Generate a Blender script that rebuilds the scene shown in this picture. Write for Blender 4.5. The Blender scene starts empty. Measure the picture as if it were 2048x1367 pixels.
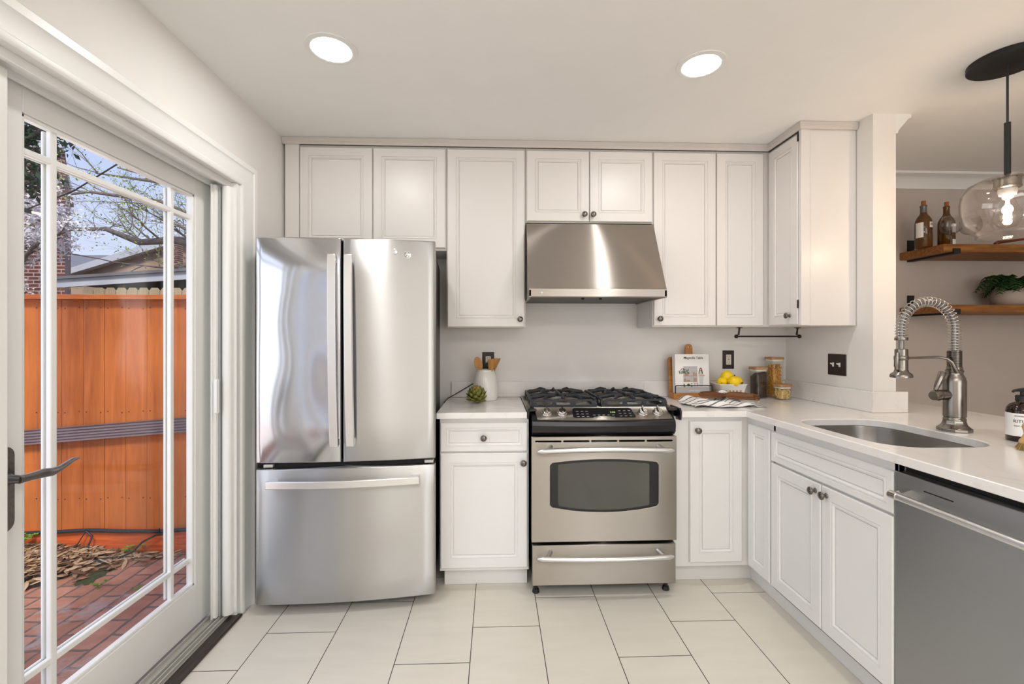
import bpy, bmesh, math, random
from math import sin, cos, pi, radians as R
from mathutils import Vector, Matrix, Euler
from mathutils.geometry import tessellate_polygon

scene = bpy.context.scene
col = scene.collection
random.seed(7)

# ------------------------------------------------------------------ camera, world, light, exposure
FPX, VPX, HY, EYE = 895.0, 991.0, 678.0, 1.33          # focal length (px), vanishing point, horizon, eye height
cd = bpy.data.cameras.new('camera'); cam = bpy.data.objects.new('camera', cd); col.objects.link(cam)
cd.sensor_width = 36.0; cd.lens = FPX / 2048 * 36.0; cd.clip_start = 0.02; cd.clip_end = 200
cd.shift_y = (HY - 683.5) / 2048
cam.location = (0, 0, EYE); cam.rotation_euler = (R(90), 0, -math.atan((1024 - VPX) / FPX))
scene.camera = cam
scene.view_settings.view_transform = 'Standard'; scene.view_settings.look = 'None'
scene.view_settings.gamma = 1.0; scene.view_settings.use_curve_mapping = False
scene.view_settings.exposure = 0.56

W = bpy.data.worlds.new('sky'); scene.world = W; W.use_nodes = True
nt = W.node_tree; bg = nt.nodes['Background']
tc = nt.nodes.new('ShaderNodeTexCoord'); sp = nt.nodes.new('ShaderNodeSeparateXYZ')
rmp = nt.nodes.new('ShaderNodeValToRGB')
rmp.color_ramp.elements[0].position = 0.0; rmp.color_ramp.elements[0].color = (0.80, 0.86, 1.0, 1)
rmp.color_ramp.elements[1].position = 0.5; rmp.color_ramp.elements[1].color = (0.36, 0.50, 0.95, 1)
nt.links.new(tc.outputs['Generated'], sp.inputs[0]); nt.links.new(sp.outputs['Z'], rmp.inputs[0])
nt.links.new(rmp.outputs[0], bg.inputs['Color']); bg.inputs['Strength'].default_value = 0.72

def light(name, kind, energy, color, loc, rot=(0, 0, 0), **kw):
    l = bpy.data.lights.new(name, kind); l.energy = energy; l.color = color
    for k, v in kw.items(): setattr(l, k, v)
    o = bpy.data.objects.new(name, l); col.objects.link(o); o.location = loc; o.rotation_euler = rot
    return o
sun = light('sun', 'SUN', 2.0, (1.0, 0.95, 0.88), (0, 0, 10), angle=R(12))
sun.rotation_euler = Vector((-0.25, 0.62, -0.74)).to_track_quat('-Z', 'Y').to_euler()
# area lamps added to brighten the room; the rear window and fixture are invented
light('rear_window_fill', 'AREA', 28, (1.0, 0.98, 0.95), (2.15, -2.62, 1.55), (R(90), 0, 0), shape='RECTANGLE', size=2.3, size_y=1.5)
light('rear_ceiling_fill', 'AREA', 36, (1.0, 0.97, 0.94), (0.3, -1.1, 2.46), (0, 0, 0), shape='RECTANGLE', size=2.2, size_y=1.4)
light('patio_daylight_boost', 'AREA', 9, (0.96, 0.98, 1.0), (-1.62, 1.0, 1.25), (R(90), 0, R(-90)), shape='RECTANGLE', size=1.9, size_y=1.9)  # extra lamp outside the door, strengthens its real daylight
LENS = 68.0      # emission of the recessed ceiling lights
BULB = 60.0      # emission of the pendant's filament

cy = scene.cycles
cy.max_bounces = 10; cy.diffuse_bounces = 5; cy.glossy_bounces = 5; cy.transmission_bounces = 8; cy.transparent_max_bounces = 12
cy.sample_clamp_indirect = 6.0; cy.caustics_reflective = False; cy.caustics_refractive = False
cy.use_denoising = True

# ------------------------------------------------------------------ materials
def lin(h):
    h = h.lstrip('#'); v = [int(h[i:i+2], 16) / 255 for i in (0, 2, 4)]
    return tuple(((x + 0.055) / 1.055) ** 2.4 if x > 0.04045 else x / 12.92 for x in v) + (1,)

class NT:
    def __init__(s, name):
        s.m = bpy.data.materials.new(name); s.m.use_nodes = True
        s.t = s.m.node_tree; s.b = s.t.nodes['Principled BSDF']; s.out = s.t.nodes['Material Output']
        s.tc = s.n('ShaderNodeTexCoord')
    def n(s, k, **kw):
        x = s.t.nodes.new(k)
        for a, b in kw.items(): setattr(x, a, b)
        return x
    def l(s, a, b): s.t.links.new(a, b)
    def obj(s, scale=(1, 1, 1), rot=(0, 0, 0)):
        mp = s.n('ShaderNodeMapping'); mp.inputs['Scale'].default_value = scale; mp.inputs['Rotation'].default_value = rot
        s.l(s.tc.outputs['Object'], mp.inputs[0]); return mp.outputs[0]
    def noise(s, vec, scale, detail=4, rough=0.5, dist=0):
        x = s.n('ShaderNodeTexNoise'); x.inputs['Scale'].default_value = scale; x.inputs['Detail'].default_value = detail
        x.inputs['Roughness'].default_value = rough; x.inputs['Distortion'].default_value = dist
        s.l(vec, x.inputs['Vector']); return x.outputs['Fac']
    def ramp(s, fac, stops):
        x = s.n('ShaderNodeValToRGB'); e = x.color_ramp.elements
        while len(e) < len(stops): e.new(0.5)
        for i, (p, c) in enumerate(stops): e[i].position = p; e[i].color = c
        s.l(fac, x.inputs[0]); return x.outputs[0]
    def bump(s, h, strength, dist=0.002):
        x = s.n('ShaderNodeBump'); x.inputs['Strength'].default_value = strength; x.inputs['Distance'].default_value = dist
        s.l(h, x.inputs['Height']); s.l(x.outputs[0], s.b.inputs['Normal']); return x
    def set(s, **kw):
        for k, v in kw.items(): s.b.inputs[k.replace('_', ' ')].default_value = v

def shade(c, k): return (min(1, c[0]*k), min(1, c[1]*k), min(1, c[2]*k), 1)

def plain(name, hexc, rough=0.5, metal=0.0, var=0.03, nscale=6.0, bump=0.0, bscale=200, **kw):
    t = NT(name); c = lin(hexc)
    f = t.noise(t.obj(), nscale)
    t.l(t.ramp(f, [(0.3, shade(c, 1 - var)), (0.7, shade(c, 1 + var))]), t.b.inputs['Base Color'])
    t.set(Roughness=rough, Metallic=metal, **kw)
    if bump: t.bump(t.noise(t.obj(), bscale, 2), bump)
    return t.m

def wood(name, dark, light_, axis='X', scale=8.0, rough=0.5, stretch=14, bump=0.15):
    t = NT(name); sc = {'X': (1, stretch, stretch), 'Y': (stretch, 1, stretch), 'Z': (stretch, stretch, 1)}[axis]
    f = t.noise(t.obj(sc), scale, 6, 0.6, 0.6)
    t.l(t.ramp(f, [(0.3, lin(dark)), (0.72, lin(light_))]), t.b.inputs['Base Color'])
    t.set(Roughness=rough); t.bump(f, bump, 0.002); return t.m

def steel(name, hexc='#c9c8c5', rough=0.36, aniso=1.0, wave=0.0, wave_scale=2.5):
    """horizontally brushed sheet: highlights smear vertically"""
    t = NT(name); c = lin(hexc)
    f = t.noise(t.obj((1.5, 1.5, 420)), 3, 2); g = t.noise(t.obj((1, 1, 1)), 2.5, 3)
    mx = t.n('ShaderNodeMath', operation='MULTIPLY_ADD'); mx.inputs[1].default_value = 0.4; t.l(f, mx.inputs[0])
    k = t.n('ShaderNodeMath', operation='MULTIPLY'); k.inputs[1].default_value = 0.6; t.l(g, k.inputs[0]); t.l(k.outputs[0], mx.inputs[2])
    t.l(t.ramp(mx.outputs[0], [(0.3, shade(c, 0.965)), (0.7, shade(c, 1.03))]), t.b.inputs['Base Color'])
    t.set(Metallic=1.0, Roughness=rough)
    if aniso:
        t.set(Anisotropic=aniso, Anisotropic_Rotation=0.25)
        tg = t.n('ShaderNodeTangent', direction_type='RADIAL', axis='Z'); t.l(tg.outputs[0], t.b.inputs['Tangent'])
    if wave: t.bump(t.noise(t.obj((1, 1, 0.55)), wave_scale, 1), 1.0, wave)
    return t.m

def glass(name, tint=(1, 1, 1, 1), refl=0.5, base=0.03, rough=0.0, power=4.0):
    t = NT(name); tr = t.n('ShaderNodeBsdfTransparent'); gl = t.n('ShaderNodeBsdfGlossy'); lw = t.n('ShaderNodeLayerWeight'); mx = t.n('ShaderNodeMixShader')
    tr.inputs[0].default_value = tint; gl.inputs['Roughness'].default_value = rough; lw.inputs['Blend'].default_value = 0.5
    pw = t.n('ShaderNodeMath', operation='POWER'); pw.inputs[1].default_value = power
    ml = t.n('ShaderNodeMath', operation='MULTIPLY_ADD'); ml.inputs[1].default_value = refl; ml.inputs[2].default_value = base
    t.l(lw.outputs['Facing'], pw.inputs[0]); t.l(pw.outputs[0], ml.inputs[0])
    t.l(ml.outputs[0], mx.inputs[0]); t.l(tr.outputs[0], mx.inputs[1]); t.l(gl.outputs[0], mx.inputs[2])
    t.l(mx.outputs[0], t.out.inputs[0]); return t.m

def emit(name, color, strength):
    t = NT(name); t.set(Base_Color=color, Emission_Color=color, Emission_Strength=strength); return t.m

def brick(name, c1, c2, mortar, size, bw, bh, msize, plane='XZ', bump=0.5, offset=0.5, wobble=0.0, speck=None):
    t = NT(name); br = t.n('ShaderNodeTexBrick')
    rot = {'XZ': (R(-90), 0, 0), 'XY': (0, 0, 0), 'YX': (0, 0, R(90))}[plane]
    v = t.obj((1, 1, 1), rot)
    if wobble:
        nz = t.n('ShaderNodeTexNoise'); nz.inputs['Scale'].default_value = 9; t.l(v, nz.inputs['Vector'])
        mxv = t.n('ShaderNodeMix', data_type='VECTOR'); mxv.inputs[0].default_value = wobble
        ad = t.n('ShaderNodeVectorMath', operation='ADD'); t.l(v, ad.inputs[0]); t.l(nz.outputs['Color'], ad.inputs[1])
        t.l(v, mxv.inputs[4]); t.l(ad.outputs[0], mxv.inputs[5]); v = mxv.outputs[1]
    t.l(v, br.inputs['Vector'])
    br.inputs['Scale'].default_value = size; br.inputs['Brick Width'].default_value = bw; br.inputs['Row Height'].default_value = bh
    br.inputs['Mortar Size'].default_value = msize; br.inputs['Mortar Smooth'].default_value = 0.2; br.offset = offset
    br.inputs['Color1'].default_value = lin(c1); br.inputs['Color2'].default_value = lin(c2); br.inputs['Mortar'].default_value = lin(mortar)
    f = t.noise(t.obj(), 14, 6, 0.65)
    mx = t.n('ShaderNodeMix', data_type='RGBA', blend_type='MULTIPLY'); mx.inputs[0].default_value = 0.55
    t.l(br.outputs['Color'], mx.inputs[6]); t.l(t.ramp(f, [(0.3, (0.62, 0.58, 0.55, 1)), (0.7, (1.15, 1.1, 1.08, 1))]), mx.inputs[7])
    o = mx.outputs[2]
    if speck:
        g = t.noise(t.obj(), 3.2, 5, 0.7)
        m2 = t.n('ShaderNodeMix', data_type='RGBA'); t.l(t.ramp(g, [(0.56, (0, 0, 0, 1)), (0.66, (.75, .75, .75, 1))]), m2.inputs[0])
        t.l(o, m2.inputs[6]); m2.inputs[7].default_value = lin(speck); o = m2.outputs[2]
    t.l(o, t.b.inputs['Base Color']); t.set(Roughness=0.9)
    iv = t.n('ShaderNodeMath', operation='SUBTRACT'); iv.inputs[0].default_value = 1; t.l(br.outputs['Fac'], iv.inputs[1])
    t.bump(iv.outputs[0], bump, 0.01); return t.m

M = {}
M['wall'] = plain('wall_paint', '#e9e6e2', 0.6, var=0.01, bump=0.02)
M['dining'] = plain('dimmed_wall_paint', '#c2b7af', 0.65, var=0.02, bump=0.02)  # wall paint made darker; the light's falloff is put into the colour
M['ceil'] = plain('ceiling_paint', '#f1f0ee', 0.8, var=0.01)
M['dceil'] = plain('dimmed_ceiling_paint', '#cfc6bf', 0.8, var=0.01)  # unused ceiling copy with the dining room's dimness in its colour
M['trim'] = plain('white_trim_paint', '#ebebe9', 0.35, var=0.01)
M['cab'] = plain('cabinet_lacquer', '#e4e0dc', 0.33, var=0.012, nscale=3)
M['cabw'] = plain('white_cabinet_lacquer', '#ebeae8', 0.33, var=0.012, nscale=3)
M['crown'] = plain('crown_lacquer', '#cfc8c3', 0.4, var=0.02)
M['endp'] = plain('pendant_lit_end_panel', '#dfd3ca', 0.4, var=0.02, nscale=4)  # unused cabinet colour with the pendant's warm light painted in
M['knob'] = plain('pewter_knob', '#77726c', 0.3, 1.0, var=0.15, nscale=90)
M['bronze'] = plain('oil_rubbed_bronze', '#3a2c27', 0.35, 0.7, var=0.2, nscale=60)
M['plate'] = plain('brown_wall_plate', '#2f2521', 0.4, 0.2)
M['almond'] = plain('almond_plastic', '#ddd6c4', 0.4)
M['whitep'] = plain('white_plastic', '#f1f1ee', 0.35)
M['black'] = plain('black_enamel', '#161618', 0.28)
M['blackm'] = plain('matte_black', '#121212', 0.55)
M['blackp'] = plain('black_gap', '#060606', 0.7)
M['iron'] = plain('cast_iron', '#26292e', 0.5, 0.0, var=0.2, nscale=50, bump=0.25, bscale=500)
M['fsteel'] = steel('fridge_stainless', '#c3c3c2')
M['fsteelw'] = steel('fridge_stainless_wavy', '#cdced2', 0.15, 0.6, 0.035, 2.4)
M['hsteel'] = steel('handle_stainless', '#e2e2e2', 0.3, 0.0)
M['rsteel'] = steel('range_stainless', '#a9a39a')
M['hoodsteel'] = steel('hood_stainless', '#b8b0a8')
M['dsteel'] = steel('dishwasher_stainless', '#abadb0', 0.4, 0.6)
M['chrome'] = plain('polished_chrome', '#d8d6d2', 0.12, 1.0)
M['nickel'] = plain('brushed_nickel', '#8a847c', 0.26, 1.0, var=0.05, nscale=40)
M['spring'] = plain('spring_steel', '#c9c6c1', 0.22, 1.0)
M['hosegrey'] = plain('grey_hose', '#8f8d8a', 0.35, 0.6)
M['sink'] = steel('sink_stainless', '#aaa7a3', 0.3, 0.5)
M['side'] = plain('fridge_grey_side', '#4a4744', 0.5, 0.1)
M['lens'] = emit('lamp_lens', (1, 0.98, 0.955, 1), LENS)
M['fil'] = emit('glowing_filament', (1, 0.72, 0.36, 1), BULB)
M['glow'] = emit('garden_bulb_glow', (1, 0.62, 0.22, 1), 3.0)
M['led'] = emit('green_display_digits', (0.35, 0.6, 0.12, 1), 0.25)
M['pane'] = glass('window_glass', (0.985, 0.99, 0.985, 1), 0.25, 0.02)
M['shade'] = glass('pendant_glass', (0.985, 0.965, 0.95, 1), 0.8, 0.05, 0.02)
M['jar'] = glass('jar_glass', (0.985, 0.985, 0.97, 1), 0.4, 0.03, 0.02)
M['wineglass'] = glass('wine_glass', (0.93, 0.925, 0.92, 1), 0.7, 0.06, 0.02)
M['bottle'] = plain('amber_bottle_glass', '#5c3b14', 0.08, 0.0, var=0.25, nscale=12)
M['soapg'] = plain('dark_amber_glass', '#24110b', 0.08)
M['paper'] = plain('white_paper', '#f0efec', 0.6)
M['ink'] = plain('dark_ink', '#2e2d2c', 0.7)
M['red'] = plain('red_ink', '#b0382a', 0.6)
M['cork'] = plain('cork', '#9a6236', 0.9, var=0.15, nscale=200)
M['capsule'] = plain('grey_capsule', '#6d6a68', 0.4, 0.4)
M['shelf'] = wood('shelf_wood', '#6a3d16', '#a9702f', 'X', 5, 0.5)
M['darkwood'] = wood('dark_wood', '#4e2e17', '#80522a', 'X', 6, 0.45)
M['redwood'] = wood('red_brown_wood', '#5b2817', '#7d3c22', 'X', 6, 0.4)
M['thresh'] = wood('threshold_wood', '#231b18', '#453b37', 'Y', 7, 0.4)
M['oak'] = wood('stand_wood', '#a5672c', '#c78d48', 'X', 6, 0.5)
M['bamboo'] = wood('bamboo', '#a87033', '#c8954f', 'Z', 5, 0.5)
M['lid'] = wood('lid_wood', '#9d6f43', '#c3996a', 'X', 9, 0.55)
M['beech'] = wood('brush_wood', '#c29660', '#d8b17c', 'Z', 5, 0.6)
M['bristle'] = plain('tampico_bristle', '#a88c56', 0.9, var=0.25, nscale=150)
M['ceramic'] = plain('white_ceramic', '#eceae6', 0.18, var=0.015)
M['bowl'] = plain('beige_pot', '#b3a49a', 0.6)
M['fernl'] = plain('fern_leaf', '#22421a', 0.6, var=0.35, nscale=30)
M['leafd'] = plain('holly_leaf', '#1f3d1c', 0.4, var=0.45, nscale=8)
M['bud'] = plain('spring_bud', '#a9bd55', 0.8, var=0.25, nscale=9)
M['blossom'] = plain('white_blossom', '#efe8ea', 0.8, var=0.06, nscale=9)
M['weed'] = plain('weed_leaf', '#7ca32e', 0.7, var=0.25, nscale=30)
M['bark'] = plain('bark', '#85766b', 0.95, var=0.3, nscale=20)
M['barkd'] = plain('dark_bark', '#4a4038', 0.95, var=0.3, nscale=20)
M['litter'] = plain('dry_leaves', '#a3825e', 0.9, var=0.45, nscale=22)
M['stone'] = plain('grey_stone', '#8a857f', 0.95, var=0.25, nscale=18, bump=0.6, bscale=60)
M['soil'] = plain('garden_soil', '#4e3d30', 0.95, var=0.3, nscale=20, bump=0.8, bscale=40)
M['cable'] = plain('black_cable', '#23282c', 0.45)
M['pipe'] = plain('mauve_downspout', '#77696b', 0.5, var=0.1)
M['fascia'] = plain('white_fascia', '#d5d6da', 0.6)
M['picket'] = wood('raw_picket', '#b39b74', '#d2bd95', 'Z', 6, 0.85)
M['roof'] = plain('grey_roof', '#7d7b7d', 0.9, var=0.1)
M['tan'] = plain('tan_gable', '#b89a80', 0.9, var=0.05)
M['alu'] = plain('aluminium_track', '#c9c7c1', 0.4, 0.25, var=0.04)
M['grey_side'] = plain('grey_jamb', '#a9abac', 0.5)
M['yellow'] = plain('lemon_skin', '#f5cf12', 0.35, var=0.06, nscale=20, bump=0.25, bscale=260)
M['lemon_tip'] = plain('lemon_stem', '#5d4a1d', 0.8)
M['arti'] = plain('artichoke_green', '#73762f', 0.6, var=0.3, nscale=40)
M['artin'] = plain('artichoke_heart', '#a88d4b', 0.6, var=0.3, nscale=60)
M['pasta'] = plain('macaroni', '#cf9532', 0.55, var=0.18, nscale=60)
M['shellp'] = plain('pasta_shells', '#d9b878', 0.6, var=0.15, nscale=60)
M['dresst'] = plain('printed_dress', '#c9c9c8', 0.6)
M['skin'] = plain('printed_skin', '#d2a184', 0.6)
M['hair'] = plain('printed_hair', '#4d2c22', 0.6)
M['pgrey'] = plain('printed_grey', '#b7b5b4', 0.6)
M['pgreen'] = plain('printed_green', '#5a6a52', 0.6, var=0.3, nscale=150)
M['ptan'] = plain('printed_tan', '#b08c72', 0.6)

def dark_beans():
    t = NT('dark_beans'); v = t.n('ShaderNodeTexVoronoi'); v.inputs['Scale'].default_value = 130; t.l(t.obj(), v.inputs['Vector'])
    t.l(t.ramp(v.outputs['Distance'], [(0.1, lin('#4a2e20')), (0.8, lin('#160c08'))]), t.b.inputs['Base Color'])
    t.set(Roughness=0.45); t.bump(v.outputs['Distance'], -0.8, 0.004); return t.m
M['beans'] = dark_beans()

def quartz():
    t = NT('white_quartz'); f = t.noise(t.obj(), 5, 8, 0.7, 1.2)
    t.l(t.ramp(f, [(0.25, lin('#d9d5d1')), (0.45, lin('#ece9e6')), (1, lin('#f1efec'))]), t.b.inputs['Base Color'])
    t.set(Roughness=0.13, Specular_IOR_Level=0.5); return t.m
M['quartz'] = quartz()

def tile():
    t = NT('beige_floor_tile'); f = t.noise(t.obj((1, 5, 1)), 3, 5, 0.6); c = lin('#e5dfd1')
    t.l(t.ramp(f, [(0.3, shade(c, 0.96)), (0.7, shade(c, 1.03))]), t.b.inputs['Base Color']); t.set(Roughness=0.3)
    t.bump(t.noise(t.obj(), 30, 3), 0.02); return t.m
M['tile'] = tile(); M['grout'] = plain('dark_grout', '#3d3128', 0.9)

def fence_wood(name, dark, light_):
    t = NT(name)
    sx = t.n('ShaderNodeSeparateXYZ'); t.l(t.tc.outputs['Object'], sx.inputs[0])
    a = t.n('ShaderNodeMath', operation='ADD'); a.inputs[1].default_value = 2.938; t.l(sx.outputs['X'], a.inputs[0])
    d = t.n('ShaderNodeMath', operation='DIVIDE'); d.inputs[1].default_value = 0.1338; t.l(a.outputs[0], d.inputs[0])
    fl = t.n('ShaderNodeMath', operation='FLOOR'); t.l(d.outputs[0], fl.inputs[0])
    wn = t.n('ShaderNodeTexWhiteNoise', noise_dimensions='1D'); t.l(fl.outputs[0], wn.inputs['W'])
    cb = t.n('ShaderNodeCombineXYZ'); t.l(wn.outputs['Value'], cb.inputs['Y'])
    sc = t.n('ShaderNodeVectorMath', operation='SCALE'); sc.inputs['Scale'].default_value = 7; t.l(cb.outputs[0], sc.inputs[0])
    ad = t.n('ShaderNodeVectorMath', operation='ADD'); t.l(t.obj((9, 9, 0.7)), ad.inputs[0]); t.l(sc.outputs[0], ad.inputs[1])
    f = t.noise(ad.outputs[0], 3.5, 6, 0.6, 0.8); g = t.noise(t.obj(), 2.2, 3)
    m = t.n('ShaderNodeMath', operation='MULTIPLY_ADD'); m.inputs[1].default_value = 0.30; t.l(wn.outputs['Value'], m.inputs[0])
    k = t.n('ShaderNodeMath', operation='MULTIPLY_ADD'); k.inputs[1].default_value = 0.5; t.l(f, k.inputs[0]); 
    g2 = t.n('ShaderNodeMath', operation='MULTIPLY'); g2.inputs[1].default_value = 0.4; t.l(g, g2.inputs[0]); t.l(g2.outputs[0], k.inputs[2])
    t.l(k.outputs[0], m.inputs[2])
    t.l(t.ramp(m.outputs[0], [(0.3, lin(dark)), (0.8, lin(light_))]), t.b.inputs['Base Color']); t.set(Roughness=0.7)
    t.bump(f, 0.2, 0.003); return t.m
M['fence'] = fence_wood('stained_cedar', '#8c4212', '#d67a34')
M['kick'] = wood('orange_stained_board', '#b84a18', '#ee7434', 'X', 5, 0.6)
M['cap'] = wood('stained_cap', '#a8501c', '#d07a34', 'X', 5, 0.6)
M['patio'] = brick('patio_brick', '#e3a888', '#c58a6b', '#8b7d70', 1.0, 0.215, 0.105, 0.007, 'YX', 0.9, 0.5, 0.025, '#cfc3b4')
M['house'] = brick('house_brick', '#7e4638', '#5e2f26', '#b9a79c', 1.0, 0.23, 0.078, 0.012, 'XZ', 0.4)

def towel_mat():
    t = NT('striped_towel'); w = t.n('ShaderNodeTexWave', wave_type='BANDS', bands_direction='Y'); w.inputs['Scale'].default_value = 3.2
    w.inputs['Distortion'].default_value = 0.6; t.l(t.tc.outputs['UV'], w.inputs['Vector'])
    t.l(t.ramp(w.outputs['Fac'], [(0.0, lin('#5b6068')), (0.10, lin('#8d9096')), (0.16, lin('#f0eeea')), (1, lin('#f2f0ec'))]), t.b.inputs['Base Color'])
    t.set(Roughness=0.95); t.bump(t.noise(t.obj(), 500, 2), 0.3); return t.m
M['towel'] = towel_mat()

# ------------------------------------------------------------------ mesh builder
class MB:
    def __init__(s): s.v = []; s.f = []; s.m = []; s.uv = None
    def add(s, vs, fs, mi=0):
        o = len(s.v); s.v += [Vector(p) for p in vs]; s.f += [tuple(i + o for i in f) for f in fs]; s.m += [mi] * len(fs); return s
    def box(s, x0, x1, y0, y1, z0, z1, mi=0):
        return s.add([(x, y, z) for z in (z0, z1) for y in (y0, y1) for x in (x0, x1)],
                     [(0, 2, 3, 1), (4, 5, 7, 6), (0, 1, 5, 4), (2, 6, 7, 3), (0, 4, 6, 2), (1, 3, 7, 5)], mi)
    def lathe(s, prof, c=(0, 0, 0), seg=24, axis='Z', mi=0, close=True, sx=1, sy=1):
        vs = []; n = len(prof)
        for r, h in prof:
            for k in range(seg):
                a = 2 * pi * k / seg; p = (r * cos(a) * sx, r * sin(a) * sy, h)
                if axis == 'Y': p = (p[0], p[2], p[1])
                if axis == 'X': p = (p[2], p[0], p[1])
                vs.append((p[0] + c[0], p[1] + c[1], p[2] + c[2]))
        fs = [(i * seg + k, i * seg + (k + 1) % seg, (i + 1) * seg + (k + 1) % seg, (i + 1) * seg + k) for i in range(n - 1) for k in range(seg)]
        if close: fs += [tuple(range(seg))[::-1], tuple((n - 1) * seg + k for k in range(seg))]
        return s.add(vs, fs, mi)
    def tube(s, pts, r, seg=8, mi=0, cap=True, flat=1.0):
        pts = [Vector(p) for p in pts]; n = len(pts); rs = r if isinstance(r, (list, tuple)) else [r] * n
        vs = []; t0 = (pts[1] - pts[0]).normalized()
        u = t0.orthogonal().normalized() if abs(t0.z) > 0.9 else t0.cross(Vector((0, 0, 1))).normalized()
        for i in range(n):
            t = (pts[min(i + 1, n - 1)] - pts[max(i - 1, 0)]).normalized()
            u = (u - t * u.dot(t)).normalized(); w = t.cross(u)
            for k in range(seg):
                a = 2 * pi * k / seg; vs.append(pts[i] + (u * cos(a) + w * sin(a) * flat) * rs[i])
        fs = [(i * seg + k, i * seg + (k + 1) % seg, (i + 1) * seg + (k + 1) % seg, (i + 1) * seg + k) for i in range(n - 1) for k in range(seg)]
        if cap: fs += [tuple(range(seg))[::-1], tuple((n - 1) * seg + k for k in range(seg))]
        return s.add(vs, fs, mi)
    def cyl(s, a, b, r, seg=16, mi=0): return s.tube([a, b], r, seg, mi)
    def sphere(s, c, r, seg=16, rings=10, mi=0):
        if not isinstance(r, (tuple, list)): r = (r, r, r)
        prof = [(sin(pi * i / rings), -cos(pi * i / rings)) for i in range(rings + 1)]
        prof[0] = (0.001, -1); prof[-1] = (0.001, 1)
        vs = []
        for q, h in prof:
            for k in range(seg):
                a = 2 * pi * k / seg; vs.append((c[0] + q * cos(a) * r[0], c[1] + q * sin(a) * r[1], c[2] + h * r[2]))
        fs = [(i * seg + k, i * seg + (k + 1) % seg, (i + 1) * seg + (k + 1) % seg, (i + 1) * seg + k) for i in range(rings) for k in range(seg)]
        return s.add(vs, fs, mi)
    def prism(s, outer, d0, d1, holes=(), plane='XY', mi=0):
        loops = [list(outer)] + [list(h) for h in holes]; flat = [p for l in loops for p in l]; N = len(flat)
        tris = tessellate_polygon([[Vector((p[0], p[1], 0)) for p in l] for l in loops])
        def P(p, d): return {'XY': (p[0], p[1], d), 'XZ': (p[0], d, p[1]), 'YZ': (d, p[0], p[1])}[plane]
        vs = [P(p, d0) for p in flat] + [P(p, d1) for p in flat]
        fs = [tuple(t) for t in tris] + [tuple(i + N for i in t[::-1]) for t in tris]
        o = 0
        for l in loops:
            n = len(l)
            fs += [(o + i, o + (i + 1) % n, N + o + (i + 1) % n, N + o + i) for i in range(n)]; o += n
        return s.add(vs, fs, mi)
    def sweep(s, path, prof, f, mi=0):
        """mitred sweep: path in 2D, profile of (offset to the left of travel, height); f maps (u, v, height) to a point"""
        n = len(path); rows = []
        P = [Vector(p) for p in path]
        for i in range(n):
            d1 = (P[i] - P[i - 1]).normalized() if i else (P[1] - P[0]).normalized()
            d2 = (P[i + 1] - P[i]).normalized() if i < n - 1 else d1
            n1 = Vector((-d1.y, d1.x)); n2 = Vector((-d2.y, d2.x)); m = (n1 + n2).normalized(); m = m / max(0.2, m.dot(n1))
            rows.append([f(P[i].x + m.x * o, P[i].y + m.y * o, h) for o, h in prof])
        k = len(prof); vs = [p for r in rows for p in r]
        fs = [(i * k + j, i * k + (j + 1) % k, (i + 1) * k + (j + 1) % k, (i + 1) * k + j) for i in range(n - 1) for j in range(k)]
        fs += [tuple(range(k)), tuple((n - 1) * k + j for j in range(k))[::-1]]
        return s.add(vs, fs, mi)
    def grid(s, nu, nv, f, mi=0):
        vs = [f(i / (nu - 1), j / (nv - 1)) for j in range(nv) for i in range(nu)]
        return s.add(vs, [(j * nu + i, j * nu + i + 1, (j + 1) * nu + i + 1, (j + 1) * nu + i) for j in range(nv - 1) for i in range(nu - 1)], mi)
    def merge(s, o, mat=None, mi=None):
        k = len(s.v); s.v += [(mat @ p) if mat else p.copy() for p in o.v]
        s.f += [tuple(i + k for i in f) for f in o.f]; s.m += [mi if mi is not None else q for q in o.m]; return s
    def build(s, name, mat, parent=None, local=False, ang=35, bevel=0, seg=2, fix=True):
        me = bpy.data.meshes.new(name)
        off = Vector((0, 0, 0))
        if parent is not None and not local:
            r = parent
            while r.parent: r = r.parent
            off = Vector(r.location)
        me.from_pydata([tuple(p - off) for p in s.v], [], s.f)
        mats = mat if isinstance(mat, (list, tuple)) else [mat]
        for m in mats: me.materials.append(m)
        me.polygons.foreach_set('material_index', s.m)
        if fix:
            bm = bmesh.new(); bm.from_mesh(me); bmesh.ops.recalc_face_normals(bm, faces=bm.faces); bm.to_mesh(me); bm.free()
        if ang:
            me.polygons.foreach_set('use_smooth', [True] * len(me.polygons))
            me.set_sharp_from_angle(angle=R(ang))
        o = bpy.data.objects.new(name, me); col.objects.link(o)
        if parent is not None: o.parent = parent
        if bevel:
            b = o.modifiers.new('edge', 'BEVEL'); b.width = bevel; b.segments = seg; b.limit_method = 'ANGLE'; b.angle_limit = R(40)
            b.harden_normals = False
        return o

def parts(name, mbs, mat, parent, **kw):
    return [m.build(name, mat, parent, **kw) for m in mbs]
def thing(name, label, cat, loc=(0, 0, 0), rotz=0, group=None):
    o = bpy.data.objects.new(name, None); o.empty_display_size = 0.05; col.objects.link(o)
    o.location = loc; o.rotation_euler = (0, 0, rotz); o['label'] = label; o['category'] = cat
    if group: o['group'] = group
    return o
def tag(o, label, cat, group=None, kind=None):
    o['label'] = label; o['category'] = cat
    if group: o['group'] = group
    if kind: o['kind'] = kind
    return o
def struct(name, mb, mat, bevel=0, ang=35, label=None):
    o = mb.build(name, mat, None, bevel=bevel, ang=ang); o['kind'] = 'structure'
    if label: o['label'] = label
    return o
def dup(o, parent=None, **kw):
    c = o.copy(); col.objects.link(c)
    if parent is not None: c.parent = parent
    for ch in list(o.children): dup(ch, c)
    for k, v in kw.items(): c[k] = v
    return c
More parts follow.
